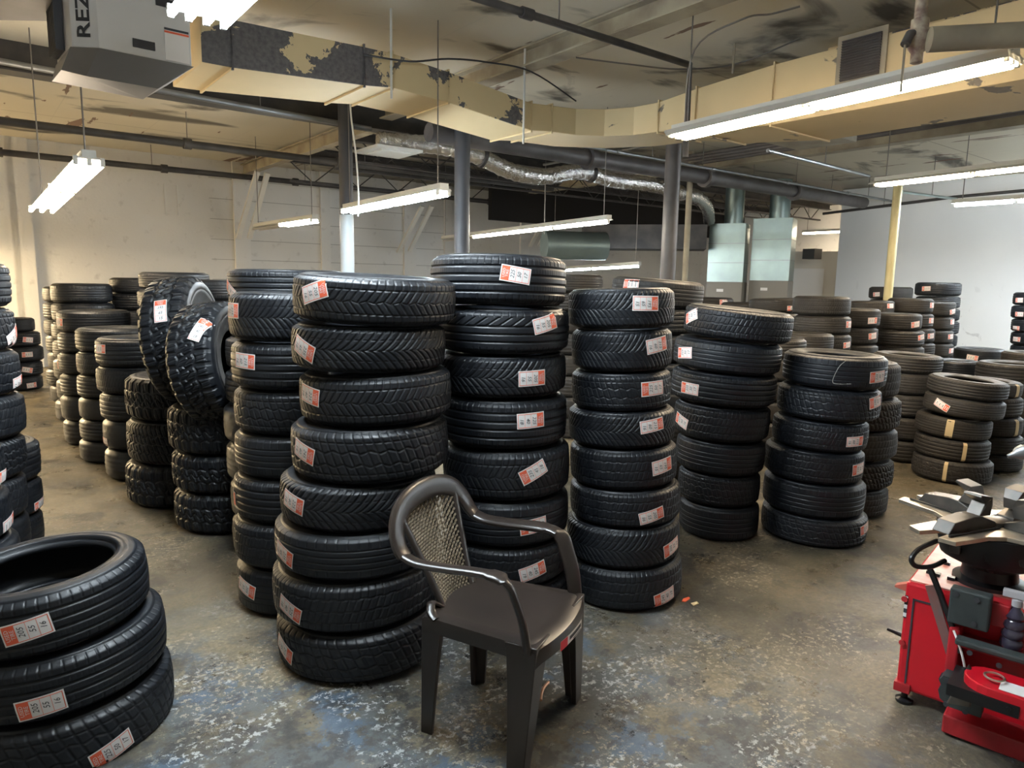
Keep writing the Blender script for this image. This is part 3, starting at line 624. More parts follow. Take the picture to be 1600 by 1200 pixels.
# ------------------------------------------------------------------ columns, beams, pipes
def column(px, y, d, dia, label, m, top=HC, split=None):
    p = at_d(px, y, d); r = dia/2
    if split:
        o = MB().tube((0, 0, split), (0, 0, top), r, 24).build('steel_column', M[m], None, smooth=True, loc=(p.x, p.y, 0)); lo = MB().tube((0, 0, 0), (0, 0, split), r*1.02, 24).build('painted_lower_section', M['pale_blue'], o, smooth=True)
        lo['label'] = 'pale painted lower half'
    else: o = MB().tube((0, 0, 0), (0, 0, top), r, 24).build('steel_column', M[m], None, smooth=True, loc=(p.x, p.y, 0))
    tag(o, label, 'column', 'steel columns'); return p
z_split = at_d(542, 336, 9.1).z
pc1 = column(541, 300, 9.1, .165, 'dark steel column with pale lower half, leftmost', 'blue_grey', split=z_split)
pc2 = column(722, 300, 8.9, .19, 'dark steel column rising behind tall middle stacks', 'blue_grey')
pc3 = column(1048, 330, 9.6, .20, 'grey steel column right of middle, under duct corner', 'grey_pipe')
p = at_d(1395, 380, 11.75); tag(MB().tube((0, 0, 0), (0, 0, 3.13), .06, 20).build('support_pole', M['yellow_paint'], None, smooth=True, loc=(p.x, p.y, 0)), 'slim yellow pole rising among tires before white partition', 'pole')
MB().box((0, 0, 3.14), (.16, .16, .02)).build('cap_plate', M['yellow_paint'], bpy.data.objects['support_pole'])
for px, d, lab in ((1072, 12.6, 'thin white pipe standing left of the furnaces'), ):
    p = at_d(px, 400, d); tag(MB().tube((0, 0, 0), (0, 0, HC), .05, 12).build('thin_pipe', M['cream_beam'], None, smooth=True, loc=(p.x, p.y, 0)), lab, 'pipe')
def ibeam(name, a, b, w, h, m, label, cat='beam'):
    a, b = Vector(a), Vector(b); ax = (b-a).normalized(); sd = ax.cross(Z).normalized(); c = (a+b)/2; L = (b-a).length
    rot = Matrix((sd, ax, Z)).transposed(); mb = MB(); t = .016
    mb.box((0, 0, h/2-t/2), (w, L, t)).box((0, 0, -h/2+t/2), (w, L, t)).box((0, 0, 0), (.014, L, h-2*t))
    o = mb.build(name, M[m]); o.matrix_world = Matrix.Translation(c) @ rot.to_4x4(); return tag(o, label, cat)
ibeam('steel_beam', (-4, 8.6, 3.66), (5.9, 8.6, 3.66), .24, .32, 'dark_steel', 'dark steel beam along ceiling behind cream duct')
ibeam('roof_beam', (4.45, -4.5, 3.7), (4.45, 8.4, 3.7), .18, .18, 'cream_beam', 'pale roof beam crossing ceiling above duct')
ibeam('roof_beam', (4.55, 8.8, 3.66), (4.55, YW, 3.66), .14, .2, 'cream_beam', 'pale roof beam running back toward beige wall')
ibeam('roof_beam', (10.6, 2.0, 3.7), (10.6, 13, 3.7), .2, .18, 'cream_beam', 'pale roof beam above furnaces')
ibeam('roof_beam', (-1.3, 3, 3.7), (-1.3, YW, 3.7), .14, .16, 'dark_steel', 'dark roof beam at upper left')
for i, Y in enumerate((10.2, 12.0)):
    ibeam('roof_purlin', (4.8, Y, 3.72), (18.8, Y, 3.72), .12, .14, 'dark_steel', ('dark purlin nearer, above middle lights', 'dark purlin farther, above furnaces')[i])
# steel bar joists in the dark far bays
def joist(Y, x0, x1, label):
    mb = MB(); z0, z1 = 3.38, 3.74
    mb.box(((x0+x1)/2, Y, z1), (x1-x0, .07, .035)).box(((x0+x1)/2, Y, z0), (x1-x0, .07, .035)); n = int((x1-x0)/.45)
    for i in range(n):
        xa = x0+(x1-x0)*i/n; xb = x0+(x1-x0)*(i+1)/n; mb.tube((xa, Y, z0 if i % 2 else z1), (xb, Y, z1 if i % 2 else z0), .011, 6)
    tag(mb.build('bar_joist', M['dark_steel']), label, 'joist', 'open bar joists')
for Y, l in ((10.35, 'open web joist nearest, above foil duct'), (11.2, 'open web joist between the two farther purlins'), (13.2, 'open web joist farthest, near back wall')): joist(Y, 5.0, 18.6, l)
def pipe(pts, r, m, name, label, cat='pipe', group=None, n=12, couplings=0):
    o = wire(name, pts, r, M[m], label, cat, group, n=n); b = Vector(pts[0]); a_, c_ = Vector(pts[0]), Vector(pts[1]); nh = max(1, int((c_-a_).length/2.6))
    for i in range(nh):
        q = a_.lerp(c_, (i+.5)/nh)
        if q.z < HC-.12: MB().tube(q-b, (q.x-b.x, q.y-b.y, HC-b.z), .006, 6).build('pipe_hanger', M['chain'], o)
    for i in range(1, couplings+1):
        q = a_.lerp(c_, i/(couplings+1))-b; t = (c_-a_).normalized()*.05; MB().tube(q-t, q+t, r*1.45, 12).build('coupling', M[m], o, smooth=True)
    return o
pipe([(-4, 4.2, 3.5), (5.2, 4.2, 3.5), (5.2, 4.2, 2.72)], .028, 'dark_steel', 'sprinkler_pipe', 'dark sprinkler pipe crossing upper right, turning down by duct', couplings=4)
pipe([(-4, 10.6, 3.38), (9.2, 10.6, 3.38)], .05, 'dark_steel', 'sprinkler_pipe', 'dark sprinkler pipe across left ceiling to middle', couplings=5)
pipe([(-4, 13.6, 3.42), (12.2, 13.6, 3.42)], .05, 'dark_steel', 'sprinkler_pipe', 'dark sprinkler pipe close to beige wall', couplings=6)
pipe([(5.3, 7.2, 3.42), (16.1, 7.2, 3.42)], .022, 'galv_dull', 'conduit', 'thin bright conduit running beside big grey pipe', 'conduit', couplings=4)
pipe([(4.6, 7.6, 3.36), (15.2, 7.5, 3.36)], .115, 'grey_pipe', 'large_pipe', 'thick grey pipe running right from middle column', couplings=3)
pipe([(-4, 8.32, 3.62), (4.2, 8.32, 3.45)], .03, 'galv_dull', 'conduit', 'thin conduit under beam at upper left', 'conduit')
pipe([(8.2, 1.0, 3.62), (8.2, 9.7, 3.62)], .022, 'galv_dull', 'conduit', 'thin conduit above right strip lights', 'conduit')
pipe([at_X(1286, 334, 15.9), at_X(1490, 308, 15.9), at_X(1620, 296, 15.9)], .03, 'dark_steel', 'sprinkler_pipe', 'dark pipe running along white partition top')
a = at_d(1200, 235, 9.0); b = at_d(1358, 275, 12.2)
pipe([a, b], .022, 'galv_dull', 'conduit', 'shiny conduit descending toward white partition', 'conduit')
a = at_d(1410, 300, 12.8); b = at_d(1495, 311, 15.6); pipe([a, b], .022, 'galv', 'conduit', 'short shiny conduit left of dim strip light', 'conduit')
a = at_d(1412, 178, 8.2); b = at_d(1560, 240, 9.6)
pipe([(a.x+.8, a.y+.9, 3.74), (b.x, b.y, 3.74)], .035, 'yellow_paint', 'branch_pipe', 'cream painted pipe between right strip lights')
for i in range(4):
    pipe([(9.6+.12*i, 1.5, 3.72-.02*i), (9.6+.12*i, 9.8, 3.66-.02*i)], .028, 'grey_pipe', 'conduit', ['first', 'second', 'third', 'fourth'][i]+' of four parallel grey conduits on right ceiling', 'conduit', 'parallel conduits on right ceiling')
# loose cables on the ceiling
def cable(pts, r, label, m='ink'): wire('cable', curve_pts(pts, 6), r, M[m], label, 'cable', 'loose ceiling cables', n=6)
cable([at_Y(568, 85, 5.45), at_Y(640, 96, 5.42), at_Y(700, 92, 5.42), at_Y(760, 97, 5.42), at_Y(830, 112, 5.42), at_Y(900, 158, 5.42)], .008, 'thin cable draped across peeling duct')
cable([at_z(1250, 10, 3.7), at_z(1205, 22, 3.66), at_z(1160, 30, 3.62), at_z(1085, 78, 3.5), at_z(1070, 190, 3.0)], .008, 'cable dropping to nearest strip light', 'chain')
cable([at_z(1250, 60, 3.75), at_z(1150, 100, 3.7), at_z(1060, 108, 3.62), at_z(980, 100, 3.6), at_z(900, 90, 3.62)], .008, 'thin pale cable sagging above duct corner', 'chain')
cable([Vector((at_Y(546, 150, 7.0).x, 7.0, HC)), at_Y(548, 175, 7.0), at_Y(556, 240, 7.0), at_Y(560, 300, 7.0), at_Y(559, 338, 7.0)], .01, 'white cable hanging before left column', 'white_metal')
for px, y0, d in ((998/3.2+300, 30, 5.9), (870/4+200+800-200, 60, 6.6)):
    pass
for px, py0, Y, lab in ((611, 35, 5.5, 'hanger rod holding duct, left of the two'), (819, 118, 5.5, 'hanger rod holding duct, right of the two')):
    a = at_Y(px, py0+30, Y); tag(MB().tube((0, 0, -.45), (0, 0, HC-a.z), .011, 6).build('hanger_rod', M['white_metal'], None, loc=a), lab, 'rod')
a = at_X(1148, 62, 5.8); tag(MB().tube((0, 0, -.3), (0, 0, HC-a.z), .011, 6).build('hanger_rod', M['cream_beam'], None, loc=a), 'pale hanger rod on right duct run', 'rod')
# ------------------------------------------------------------------ cream duct with elbow
def duct():
    S = []                                    # sections: (near point, far point, top z, bottom z)
    YD = 5.6
    def secY(px, yt, yb, dep): t = at_Y(px, yt, YD); b = at_Y(px, yb, YD); return (t.x, YD, t.x, YD+dep, t.z, b.z)
    S += [secY(312, 14, 96, .88), secY(360, 30, 105, .85), secY(568, 73, 133, .78), secY(612, 83, 137, .76), secY(700, 112, 160, .72), secY(830, 161, 204, .66), secY(862, 165, 206, .64)]
    t = S[-1]; x0 = t[0]; XD = x0 + .75; zt, zb = t[4], t[5]
    cx, cy = x0, YD-.75
    for a in (22, 45, 68, 90):                # elbow round an inner radius
        an = math.radians(90-a); ri, ro = .75, .75+.66
        S.append((cx+ri*math.cos(an), cy+ri*math.sin(an), cx+ro*math.cos(an), cy+ro*math.sin(an), zt+.02*a/90, zb-.01*a/90))
    for Y, w, tt, bb in ((4.4, .8, zt+.06, zb-.08), (3.6, .95, zt+.1, zb-.14), (1.2, .95, zt+.12, zb-.14), (-2, .95, zt+.12, zb-.14)):
        S.append((XD, Y, XD+w, Y, tt, bb))
    mb = MB(); vs = []
    for nx, ny, fx, fy, z1, z0 in S: vs += [(nx, ny, z1), (nx, ny, z0), (fx, fy, z0), (fx, fy, z1)]
    n = len(S); fs = [(0, 1, 2, 3), tuple(4*(n-1)+j for j in (3, 2, 1, 0))]
    for i in range(n-1):
        for j in range(4): fs.append((4*i+j, 4*i+(j+1) % 4, 4*i+4+(j+1) % 4, 4*i+4+j))
    mb.add(vs, fs); o = mb.build('air_duct', M['duct'], None, bevel=.006)
    # standing seams
    for i in list(range(1, 7)) + [10, 11, 12]:
        q = S[i]; P = [(q[0], q[1], q[4]), (q[0], q[1], q[5]), (q[2], q[3], q[5]), (q[2], q[3], q[4])]
        d = Vector((q[2]-q[0], q[3]-q[1], 0)).normalized()*.012
        P = [Vector(P[0])-d+Z*.012, Vector(P[1])-d-Z*.012, Vector(P[2])+d-Z*.012, Vector(P[3])+d+Z*.012]
        MB().sweep(P, .011, 4, closed=True).build('duct_seam', M['duct'], o)
    gx = at_X(1346, 90, XD-.01); g = MB(); w, h = .30, .30
    g.box((XD-.012, gx.y, gx.z), (.02, w+.08, h+.08)); g.build('grille_frame', M['cream_beam'], o)
    s = MB(); s.box((XD-.02, gx.y, gx.z), (.012, w, h), None, 1)
    for i in range(16): s.box((XD-.03, gx.y, gx.z-h/2+h*(i+.5)/16), (.022, w, .007), Matrix.Rotation(math.radians(30), 3, 'Y'))
    s.build('grille_louver', [M['grey_pipe'], M['black']], o)
    return tag(o, 'cream painted air duct with elbow and dark peeling patches', 'duct'), XD
DU, XD = duct()
# side plenum and branch under the right run
a = at_X(1345, 190, XD+.9); tag(MB().box((0, 0, 0), (1.1, .7, .58)).build('duct_branch_box', M['cream_beam'], None, loc=(XD+2.0, 4.5, 3.51)), 'cream duct box beyond nearest strip light', 'duct')
tag(MB().box((0, 0, 0), (1.5, 2.2, .42)).build('duct_plenum', M['duct'], None, loc=(XD+1.75, 2.6, 3.59)), 'wide cream plenum above right strip lights', 'duct')
tag(MB().sweep([(0, 0, 0), (1.4, -1.7, 0)], .062, 20).build('round_pipe', M['cream_beam'], None, smooth=True, loc=at_d(1452, 62, 4.4)), 'fat cream pipe at upper right corner', 'pipe')
v = empty('pipe_valve', at_d(1436, 52, 4.5), 'rusty cream pipe valve fitting at upper right', 'valve'); v.scale = (.62, .62, .62)
MB().lathe([(.05, .5), (.05, .12), (.07, .11), (.07, .03), (.1, .02), (.11, -.05), (.08, -.12), (.05, -.16), (.05, -.24), (.03, -.25)], n=16).build('valve_body', mat('rusty_cream', (.42, .36, .27), .7, var=(.16, .09, .08), scale=12), v, smooth=True)
MB().sweep([(0, 0, 0), (-.12, .02, -.03), (-.17, .03, -.12)], .04, 10).build('valve_outlet', M['grey_pipe'], v, smooth=True)
MB().tube((-.17, .03, -.12), (-.17, .03, -.5), .01, 6).build('valve_rod', M['cream_beam'], v)
# ------------------------------------------------------------------ unit heater
def heater():
    a = at_d(155, 75, 5.3); a = Vector((a.x, a.y, a.z)); z = a.z
    far = at_z(300, 104, z); sdir = Vector((far.x-a.x, far.y-a.y, 0)); w = sdir.length; sdir.normalize(); bdir = Vector((-sdir.y, sdir.x, 0))
    rot = Matrix((sdir, bdir, Z)).transposed(); e = empty('unit_heater', a, 'white ceiling unit heater with vertical black lettering', 'heater', None, rot)
    H = HC-z-.06
    lf = rot.inverted() @ (at_z(135, 74, z)-a); D = .62
    mb = MB(); mb.prism([(0, 0), (w, 0), (w, D), (-.13, D), (-.13, .10)], 0, H); mb.build('cabinet', M['heater'], e, bevel=.006)
    # sloped underside
    P = [rot.inverted() @ (at_d(px, py, d)-a) for px, py, d in ((112, 113, 5.75), (258, 149, 5.75))]
    u = MB(); top = [(-.14, .09, -.002), (0, -.01, -.002), (w+.01, -.01, -.002), (w+.01, D, -.002), (-.14, D, -.002)]
    bot = [(-.17, .26, -.11), (-.04, .22, -.13), (w-.16, .22, -.13), (w-.16, D, -.13), (-.17, D, -.11)]
    u.add(top+bot, [(0, 1, 2, 3, 4), (9, 8, 7, 6, 5)] + [(i, (i+1) % 5, 5+(i+1) % 5, 5+i) for i in range(5)]); u.build('drain_pan', M['heater_dark'], e)
    t = MB(); vs, fs = text2d('REZNOR', .155, 0, .022)
    # reads upward on the narrow chamfered face
    f0 = Vector((-.13, .10, 0)); f1 = Vector((0, 0, 0)); fd = (f1-f0).normalized(); nrm = Vector((fd.y, -fd.x, 0)); mid = (f0+f1)/2
    wx = max(x for x, y in vs)
    t.add([mid + fd*(-y*.72) + nrm*.003 + Z*(x+wx+.045) for x, y in vs], fs); t.build('lettering', M['ink'], e)
    MB().box((w*.47, -.004, .075), (.13, .006, .052)).build('access_slot', M['ink'], e); MB().box((w*.72, -.004, .36), (.11, .006, .05)).build('access_slot', M['ink'], e)
    l = MB(); l.box((w-.09, -.004, .11), (.15, .005, .2)); lb = l.build('instruction_label', M['paper'], e)
    m2 = MB(); m2.box((w-.09, -.008, .185), (.15, .003, .012)).build('label_stripe', M['orange'], lb)
    MB().box((w-.09, -.008, .203), (.15, .003, .014)).build('label_header', M['blue_grey'], lb)
    g = MB()
    for i in range(9): g.box((-.16, .30+.03*i, H/2), (.05, .008, H-.04))
    g.build('side_louver', M['blue_grey'], e)
    for x in (.1, w-.1):
        MB().tube((x, .3, H), (x, .3, H+.06), .01, 6).build('mounting_rod', M['chain'], e)
heater()
p = at_d(55, 60, 5.9); tag(MB().box((0, 0, 0), (1.1, .7, .5), Matrix.Rotation(-YAW, 3, 'Z')).build('ceiling_duct_box', M['grey_pipe'], None, loc=(p.x-.35, p.y, 3.55)), 'grey box above ceiling at left of heater', 'duct')
# ------------------------------------------------------------------ foil duct, diffuser
pts = [at_Y(590, 220, 8.3), at_Y(640, 224, 8.2), at_Y(700, 230, 8.1), at_Y(745, 243, 8.05), at_Y(800, 268, 8.0), at_Y(850, 276, 8.0), at_Y(905, 268, 8.0), at_Y(960, 282, 8.0), at_Y(1010, 287, 8.0), at_Y(1060, 300, 8.05), at_Y(1090, 308, 8.3), at_Y(1105, 325, 8.9), at_Y(1108, 345, 9.4)]
cp = curve_pts(pts, 14); mb = MB(); rr = [.115*(1+.05*math.sin(i*2.1)+.04*random.uniform(-1, 1)) for i in range(len(cp))]
b0 = cp[0].copy(); mb.sweep([q-b0 for q in cp], rr, 18)
o = tag(mb.build('flexible_foil_duct', M['foil'], None, smooth=True, loc=b0), 'crinkled silver foil duct sagging across the ceiling', 'duct')
for i in (44, 88, 128): MB().sweep([cp[i]-b0, cp[min(i+1, len(cp)-1)]-b0], .135, 14).build('duct_strap', M['dark_steel'], o)
p = at_d(607, 237, 9.2); tag(MB().box((0, 0, 0), (.62, .62, .03)).box((0, 0, -.02), (.4, .4, .02)).build('air_diffuser', M['white_metal'], None, loc=p), 'flat square air diffuser beside left column top', 'diffuser')
# ------------------------------------------------------------------ furnaces
def furnace(xl, xr, yt, yb, ybot, d, lab):
    a = at_d(xl, yb, d); b = at_d(xr, yb, d); c = (a+b)/2; w = (b-a).length; v = Vector((c.x, c.y, 0)).normalized(); s = Vector((v.y, -v.x, 0)); rot = Matrix((s, v, Z)).transposed() @ Matrix.Rotation(math.radians(-10), 3, 'Z')
    e = empty('furnace', (c.x, c.y, 0), lab, 'furnace', 'twin furnaces at back', rot); z1 = at_d(xl, yt, d).z; z0 = a.z
    MB().box((0, w*.45, z0/2), (w*1.0, w*.9, z0)).build('cabinet', M['furnace'], e, bevel=.01)
    MB().box((0, w*.45, (z0+z1)/2), (w, w*.8, z1-z0)).build('plenum', M['galv'], e)
    for t in (.33, .66): MB().box((0, w*.45, z0+(z1-z0)*t), (w+.012, w*.8+.012, .012)).build('plenum_seam', M['galv_dull'], e)
    MB().tube((w*.1, w*.4, z1), (w*.1, w*.4, HC), w*.27, 18).build('riser', M['galv'], e, smooth=True)
    MB().box((-w*.1, -.012, z0-.18), (.14, .012, .06)).build('nameplate', M['paper'], e)
furnace(1103, 1160, 349, 440, 470, 15.8, 'left furnace with shiny metal plenum')
furnace(1170, 1232, 341, 438, 470, 16.0, 'right furnace with shiny metal plenum')
a = at_d(850, 383, 13.2); b = at_d(945, 385, 13.6)
tag(wire('round_duct', [a, b], .26, M['galv'], 'fat shiny round duct below middle strip light', 'duct', n=24), None)
MB().tube((0, 0, .2), (0, 0, HC-a.z), .012, 6).build('duct_hanger', M['chain'], bpy.data.objects['round_duct'])
a = at_d(560+180, 410, 13.0)
c1 = at_d(940, 350, 14.0); c2 = at_d(1045, 400, 14.6)
tag(MB().box((0, 0, 0), (2.6, 1.0, .5), Matrix.Rotation(-math.radians(50), 3, 'Z')).build('dark_duct', M['dark_steel'], None, loc=at_d(1006, 372, 15.9)), 'long dull grey rectangular duct behind right column', 'duct')
tag(MB().box((0, 0, 0), (9.5, .12, .85)).build('bulkhead', M['black_void'], None, loc=(14.2, 13.0, 3.375)), 'plain black bulkhead panel above furnaces', 'panel')  # plain black box standing for the dark hanging things there
# recess door and white walls beyond the furnaces
def recess():
    p = at_d(1262, 430, 19.6)
    rot = Matrix.Rotation(-(YAW+math.radians(24)), 3, 'Z')
    zt = at_d(1262, 393, 19.6).z
    o = tag(MB().box((0, 0, zt/2), (2.6, .1, zt)).build('wall_recess_panel', M['white_wall'], None, loc=(p.x, p.y, 0)), kind='structure'); o.rotation_euler = rot.to_euler()
    d = tag(MB().box((-.05, -.08, 1.02), (.85, .05, 2.04)).build('door_1', M['partition'], None, loc=(p.x, p.y, 0)), kind='structure'); d.rotation_euler = rot.to_euler()
    q = at_d(1269, 397, 18.6); tag(MB().box((0, 0, 0), (.34, .3, .24)).build('wall_speaker', M['black'], None, loc=q), 'small black box mounted above distant white door', 'speaker')
recess()
# ------------------------------------------------------------------ beige wall details
def pilaster(px, w, label_i):
    p = at_Y(px, 350, YW-.035); tag(MB().box((0, 0, HC/2), (w, .07, HC)).build('trim_%d' % label_i, M['wall'], None, loc=(p.x, p.y, 0)), kind='structure')
for i, (px, w) in enumerate(((8, .35), (34, .3), (378, .3), (508, .2), (640, .3), (700, .2), (820, .28))): pilaster(px, w, i+1)
def brace(px0, py0, px1, py1, lab, Y=YW-.35, dx=0):
    a, b = at_Y(px0, py0, Y-.9), at_Y(px1, py1, Y); a.z = min(a.z, 3.6); c = (a+b)/2; v = b-a; rot = v.to_track_quat('Z', 'Y').to_matrix()
    o = MB().box((0, 0, 0), (.09, .05, v.length)).build('wall_brace', M['white_wall'], None, loc=c); o.rotation_euler = rot.to_euler(); tag(o, lab, 'brace', 'diagonal braces on beige wall')
brace(402, 268, 372, 372, 'diagonal brace on beige wall, leftmost'); brace(418, 270, 390, 372, 'diagonal brace right beside leftmost one')
brace(660, 322, 622, 394, 'diagonal brace left of middle column'); brace(675, 322, 640, 392, 'diagonal brace nearest middle column, left side')
brace(858, 332, 828, 385, 'diagonal brace behind middle strip light'); brace(872, 332, 842, 384, 'diagonal brace right of middle strip light one')
for px, py, w, h, lab in ((268, 312, .22, .55, 'small flat panel high on beige wall'), (115, 250, .5, .5, 'square frame left on beige wall')):
    p = at_Y(px, py, YW-.03); e = MB(); e.sweep([(-w/2, 0, -h/2), (w/2, 0, -h/2), (w/2, 0, h/2), (-w/2, 0, h/2)], .012, 4, closed=True)
    tag(e.build('wall_panel', M['wall'], None, loc=p), lab, 'frame')
# ------------------------------------------------------------------ plastic armchair
M['chair'] = mat('dark_brown_plastic', (.024, .018, .015), .28, 0, spec=.5)
M['weave'] = mat('bronze_weave_plastic', (.10, .078, .05), .35, 0, spec=.6)
def chair():
    pn, pf, qf = at_z(661, 1140, 0), at_z(741, 1064, 0), at_z(899, 1090, 0); qn = at_z(810, 1216, 0)
    o = (pn+pf)/2; f = ((qf+qn)/2-o).normalized(); s = Vector((-f.y, f.x, 0)); rot = Matrix((s, f, Z))
    rot = rot.transposed(); s = -s; rot = Matrix((Vector((f.y, -f.x, 0)), f, Z)).transposed()   # local x = sitter's right (towards the viewer)
    e = empty('plastic_armchair', o, 'dark brown plastic armchair with woven-look back standing before tires', 'chair', None, rot)
    inv = rot.inverted(); L = lambda p: inv @ (p-o); lp, lf, ln, lq = L(pn), L(pf), L(qn), L(qf)
    m = M['chair']; SH = .445
    # seat: rounded sheet with skirt
    n, k = 24, 20; mb = MB(); vs = []
    for j in range(k+1):
        v = j/k; y = .01 + .43*v
        for i in range(n+1):
            u = i/n*2-1; hw = .200+.030*v; fr_ = .0 + .035*(1-u*u) * max(0, (v-.6)/.4)
            dip = -.018*(1-u*u)*(1-(2*v-1)**2) - .020*max(0, (v-.86)/.14)**2 - .018*max(0, abs(u)-.86)/.14*(.5)
            vs.append((u*hw, y+fr_, SH+.01+dip))
    top = len(vs); fs = [(j*(n+1)+i, j*(n+1)+i+1, (j+1)*(n+1)+i+1, (j+1)*(n+1)+i) for j in range(k) for i in range(n)]
    ring = [i for i in range(n+1)] + [j*(n+1)+n for j in range(1, k+1)] + [k*(n+1)+i for i in range(n-1, -1, -1)] + [j*(n+1) for j in range(k-1, 0, -1)]
    for q, (dz, sc) in enumerate(((-.012, 1.012), (-.05, 1.014), (-.05, .985), (-.02, .97))):
        base = len(vs)
        for r in ring: x, y, z = vs[r]; vs.append((x*sc, .24+(y-.24)*sc, min(z, SH)+dz))
        prev = ring if q == 0 else list(range(base-len(ring), base)); R_ = len(ring)
        fs += [(prev[a], prev[(a+1) % R_], base+(a+1) % R_, base+a) for a in range(R_)]
    mb.add(vs, fs); mb.build('seat', m, e, smooth=True)
    # legs: L-shaped fluted sections that taper
    def leg(top, foot, w0, w1, sx, sy, name='leg'):
        poly = [(0, 0), (1, 0), (1, .32), (.62, .36), (.55, .30), (.42, .42), (.36, .62), (.32, 1), (0, 1)]
        mb = MB(); k = 8; vs = []
        for i in range(k+1):
            t = i/k; c = Vector(top).lerp(Vector(foot), t); w = w0+(w1-w0)*t**.7
            for x, y in poly: vs.append((c.x - sx*x*w, c.y - sy*y*w, c.z))
        q = len(poly); fs = [(i*q+j, i*q+(j+1) % q, (i+1)*q+(j+1) % q, (i+1)*q+j) for i in range(k) for j in range(q)] + [tuple(range(q)), tuple(k*q+j for j in range(q))[::-1]]
        mb.add(vs, fs); return mb.build(name, m, e, smooth=True, bevel=.003)
    leg((.20, .0, SH-.005), (lp.x+.015, lp.y-.0, 0), .085, .045, 1, -1); leg((-.20, .0, SH-.005), (lf.x-.015, lf.y, 0), .085, .045, -1, -1)
    leg((.228, .447, SH+.0), (ln.x+.012, ln.y+.02, 0), .115, .06, 1, 1); leg((-.228, .447, SH+.0), (lq.x-.012, lq.y+.02, 0), .115, .06, -1, 1)
    # arms run from the front leg tops up, back, and into the arch
    for sx, nm in ((1, 'armrest'), (-1, 'armrest')):
        P = [(.224, .412, SH-.02), (.228, .396, .52), (.232, .368, .60), (.236, .348, .644), (.240, .312, .665), (.243, .24, .668), (.247, .12, .660), (.250, .02, .658), (.250, -.035, .672)]
        P = curve_pts([(sx*x, y, z) for x, y, z in P], 5); k = len(P)
        MB().sweep(P, [(.031, .011) if True else 0]*k, 14, power=3, up=(sx*1.0, 0, .0) if False else None).build(nm, m, e, smooth=True) if False else None
        vs = MB(); rr = []
        for i in range(k):
            t = i/(k-1); rr.append((.028+.004*math.sin(t*PI), .013))
        # width axis is across the chair: give the sweep an up vector that turns with the arm
        ups = []; mbx = MB(); N_ = 14; V = []
        for i, p_ in enumerate(P):
            t = (P[min(i+1, k-1)]-P[max(i-1, 0)]).normalized(); wd = Vector((sx*.985, .0, .17)) if i > k*.55 else Vector((sx*1, .0, 0)); wd = (wd - t*wd.dot(t)).normalized()
            if i < k*.42: wd = (Vector((sx*.8, .6, 0)) - t*Vector((sx*.8, .6, 0)).dot(t)).normalized()
            q = t.cross(wd)
            for j in range(N_):
                th = 2*PI*(j+.5)/N_; c, s_ = math.cos(th), math.sin(th); c = math.copysign(abs(c)**.7, c); s_ = math.copysign(abs(s_)**.7, s_)
                V.append(p_ + wd*c*rr[i][0] + q*s_*rr[i][1])
        mbx.add(V, [(i*N_+j, i*N_+(j+1) % N_, (i+1)*N_+(j+1) % N_, (i+1)*N_+j) for i in range(k-1) for j in range(N_)] + [tuple(range(N_)), tuple((k-1)*N_+j for j in range(N_))])
        mbx.build(nm, m, e, smooth=True)
    # arch
    A = [(.250, -.035, .672), (.247, -.058, .70), (.232, -.080, .745), (.188, -.098, .79), (.105, -.110, .822), (0, -.114, .832)]
    P = A + [(-x, y, z) for x, y, z in A[-2::-1]]; P = curve_pts(P, 6); k = len(P); N_ = 14; V = []
    for i, p_ in enumerate(P):
        t = (P[min(i+1, k-1)]-P[max(i-1, 0)]).normalized(); nrm = Vector((0, .96, .27)); q = (nrm - t*nrm.dot(t)).normalized(); wd = t.cross(q); h = .033+.008*math.sin(PI*i/(k-1))
        for j in range(N_):
            th = 2*PI*(j+.5)/N_; c, s_ = math.cos(th), math.sin(th); c = math.copysign(abs(c)**.7, c); s_ = math.copysign(abs(s_)**.7, s_)
            V.append(p_ + wd*c*h + q*s_*.013)
    mbx = MB().add(V, [(i*N_+j, i*N_+(j+1) % N_, (i+1)*N_+(j+1) % N_, (i+1)*N_+j) for i in range(k-1) for j in range(N_)] + [tuple(range(N_)), tuple((k-1)*N_+j for j in range(N_))])
    br = mbx.build('backrest_frame', m, e, smooth=True)
    # back surface: half width and depth by height
    def bx(t): return .095 + .085*max(0, t)**1.15      # t 0..1 from seat to arch
    def by(t): return .030 - .135*t
    def bz(t): return SH + .365*t
    for sx in (1, -1):
        P = [(sx*(bx(t)+.012 if t < .93 else bx(t)), by(t), bz(t)) for t in (0, .15, .3, .45, .6, .75, .88, .97)]
        MB().sweep(curve_pts(P, 4), (.017, .011), 10, up=(0, 1, .3)).build('back_upright', m, e, smooth=True)
    w = MB(); rows, cols = 34, 11
    for j in range(rows):
        t = .02+.95*j/rows; 
        for i in range(cols):
            u = -1+2*(i+.5+(.5 if j % 2 else 0)*.9-.2)/cols
            if abs(u) > .98: continue
            hw = bx(t)*min(1, 1 if t < .82 else (1-((t-.82)/.18)**2*.35)); bow = .018*(1-u*u)
            c = Vector((u*hw, by(t)-bow, bz(t))); a = hw/cols*1.02; tl = .42
            ax = Vector((math.cos(tl), 0, -math.sin(tl))); bz_ = Vector((math.sin(tl), -.3, math.cos(tl)))
            vs = []
            for th in range(8):
                an = 2*PI*th/8; vs.append(c + ax*math.cos(an)*a + bz_*math.sin(an)*.0052)
            vs.append(c+Vector((0, .006, .001))); vs.append(c-Vector((0, .005, 0)))
            w.add(vs, [(q, (q+1) % 8, 8) for q in range(8)] + [((q+1) % 8, q, 9) for q in range(8)])
    for i in range(cols+1):
        u = -1+2*i/cols; w.sweep([(u*bx(t), by(t)-.018*(1-u*u)-.004, bz(t)) for t in (0, .2, .4, .6, .8, .96)], (.0035, .0025), 4)
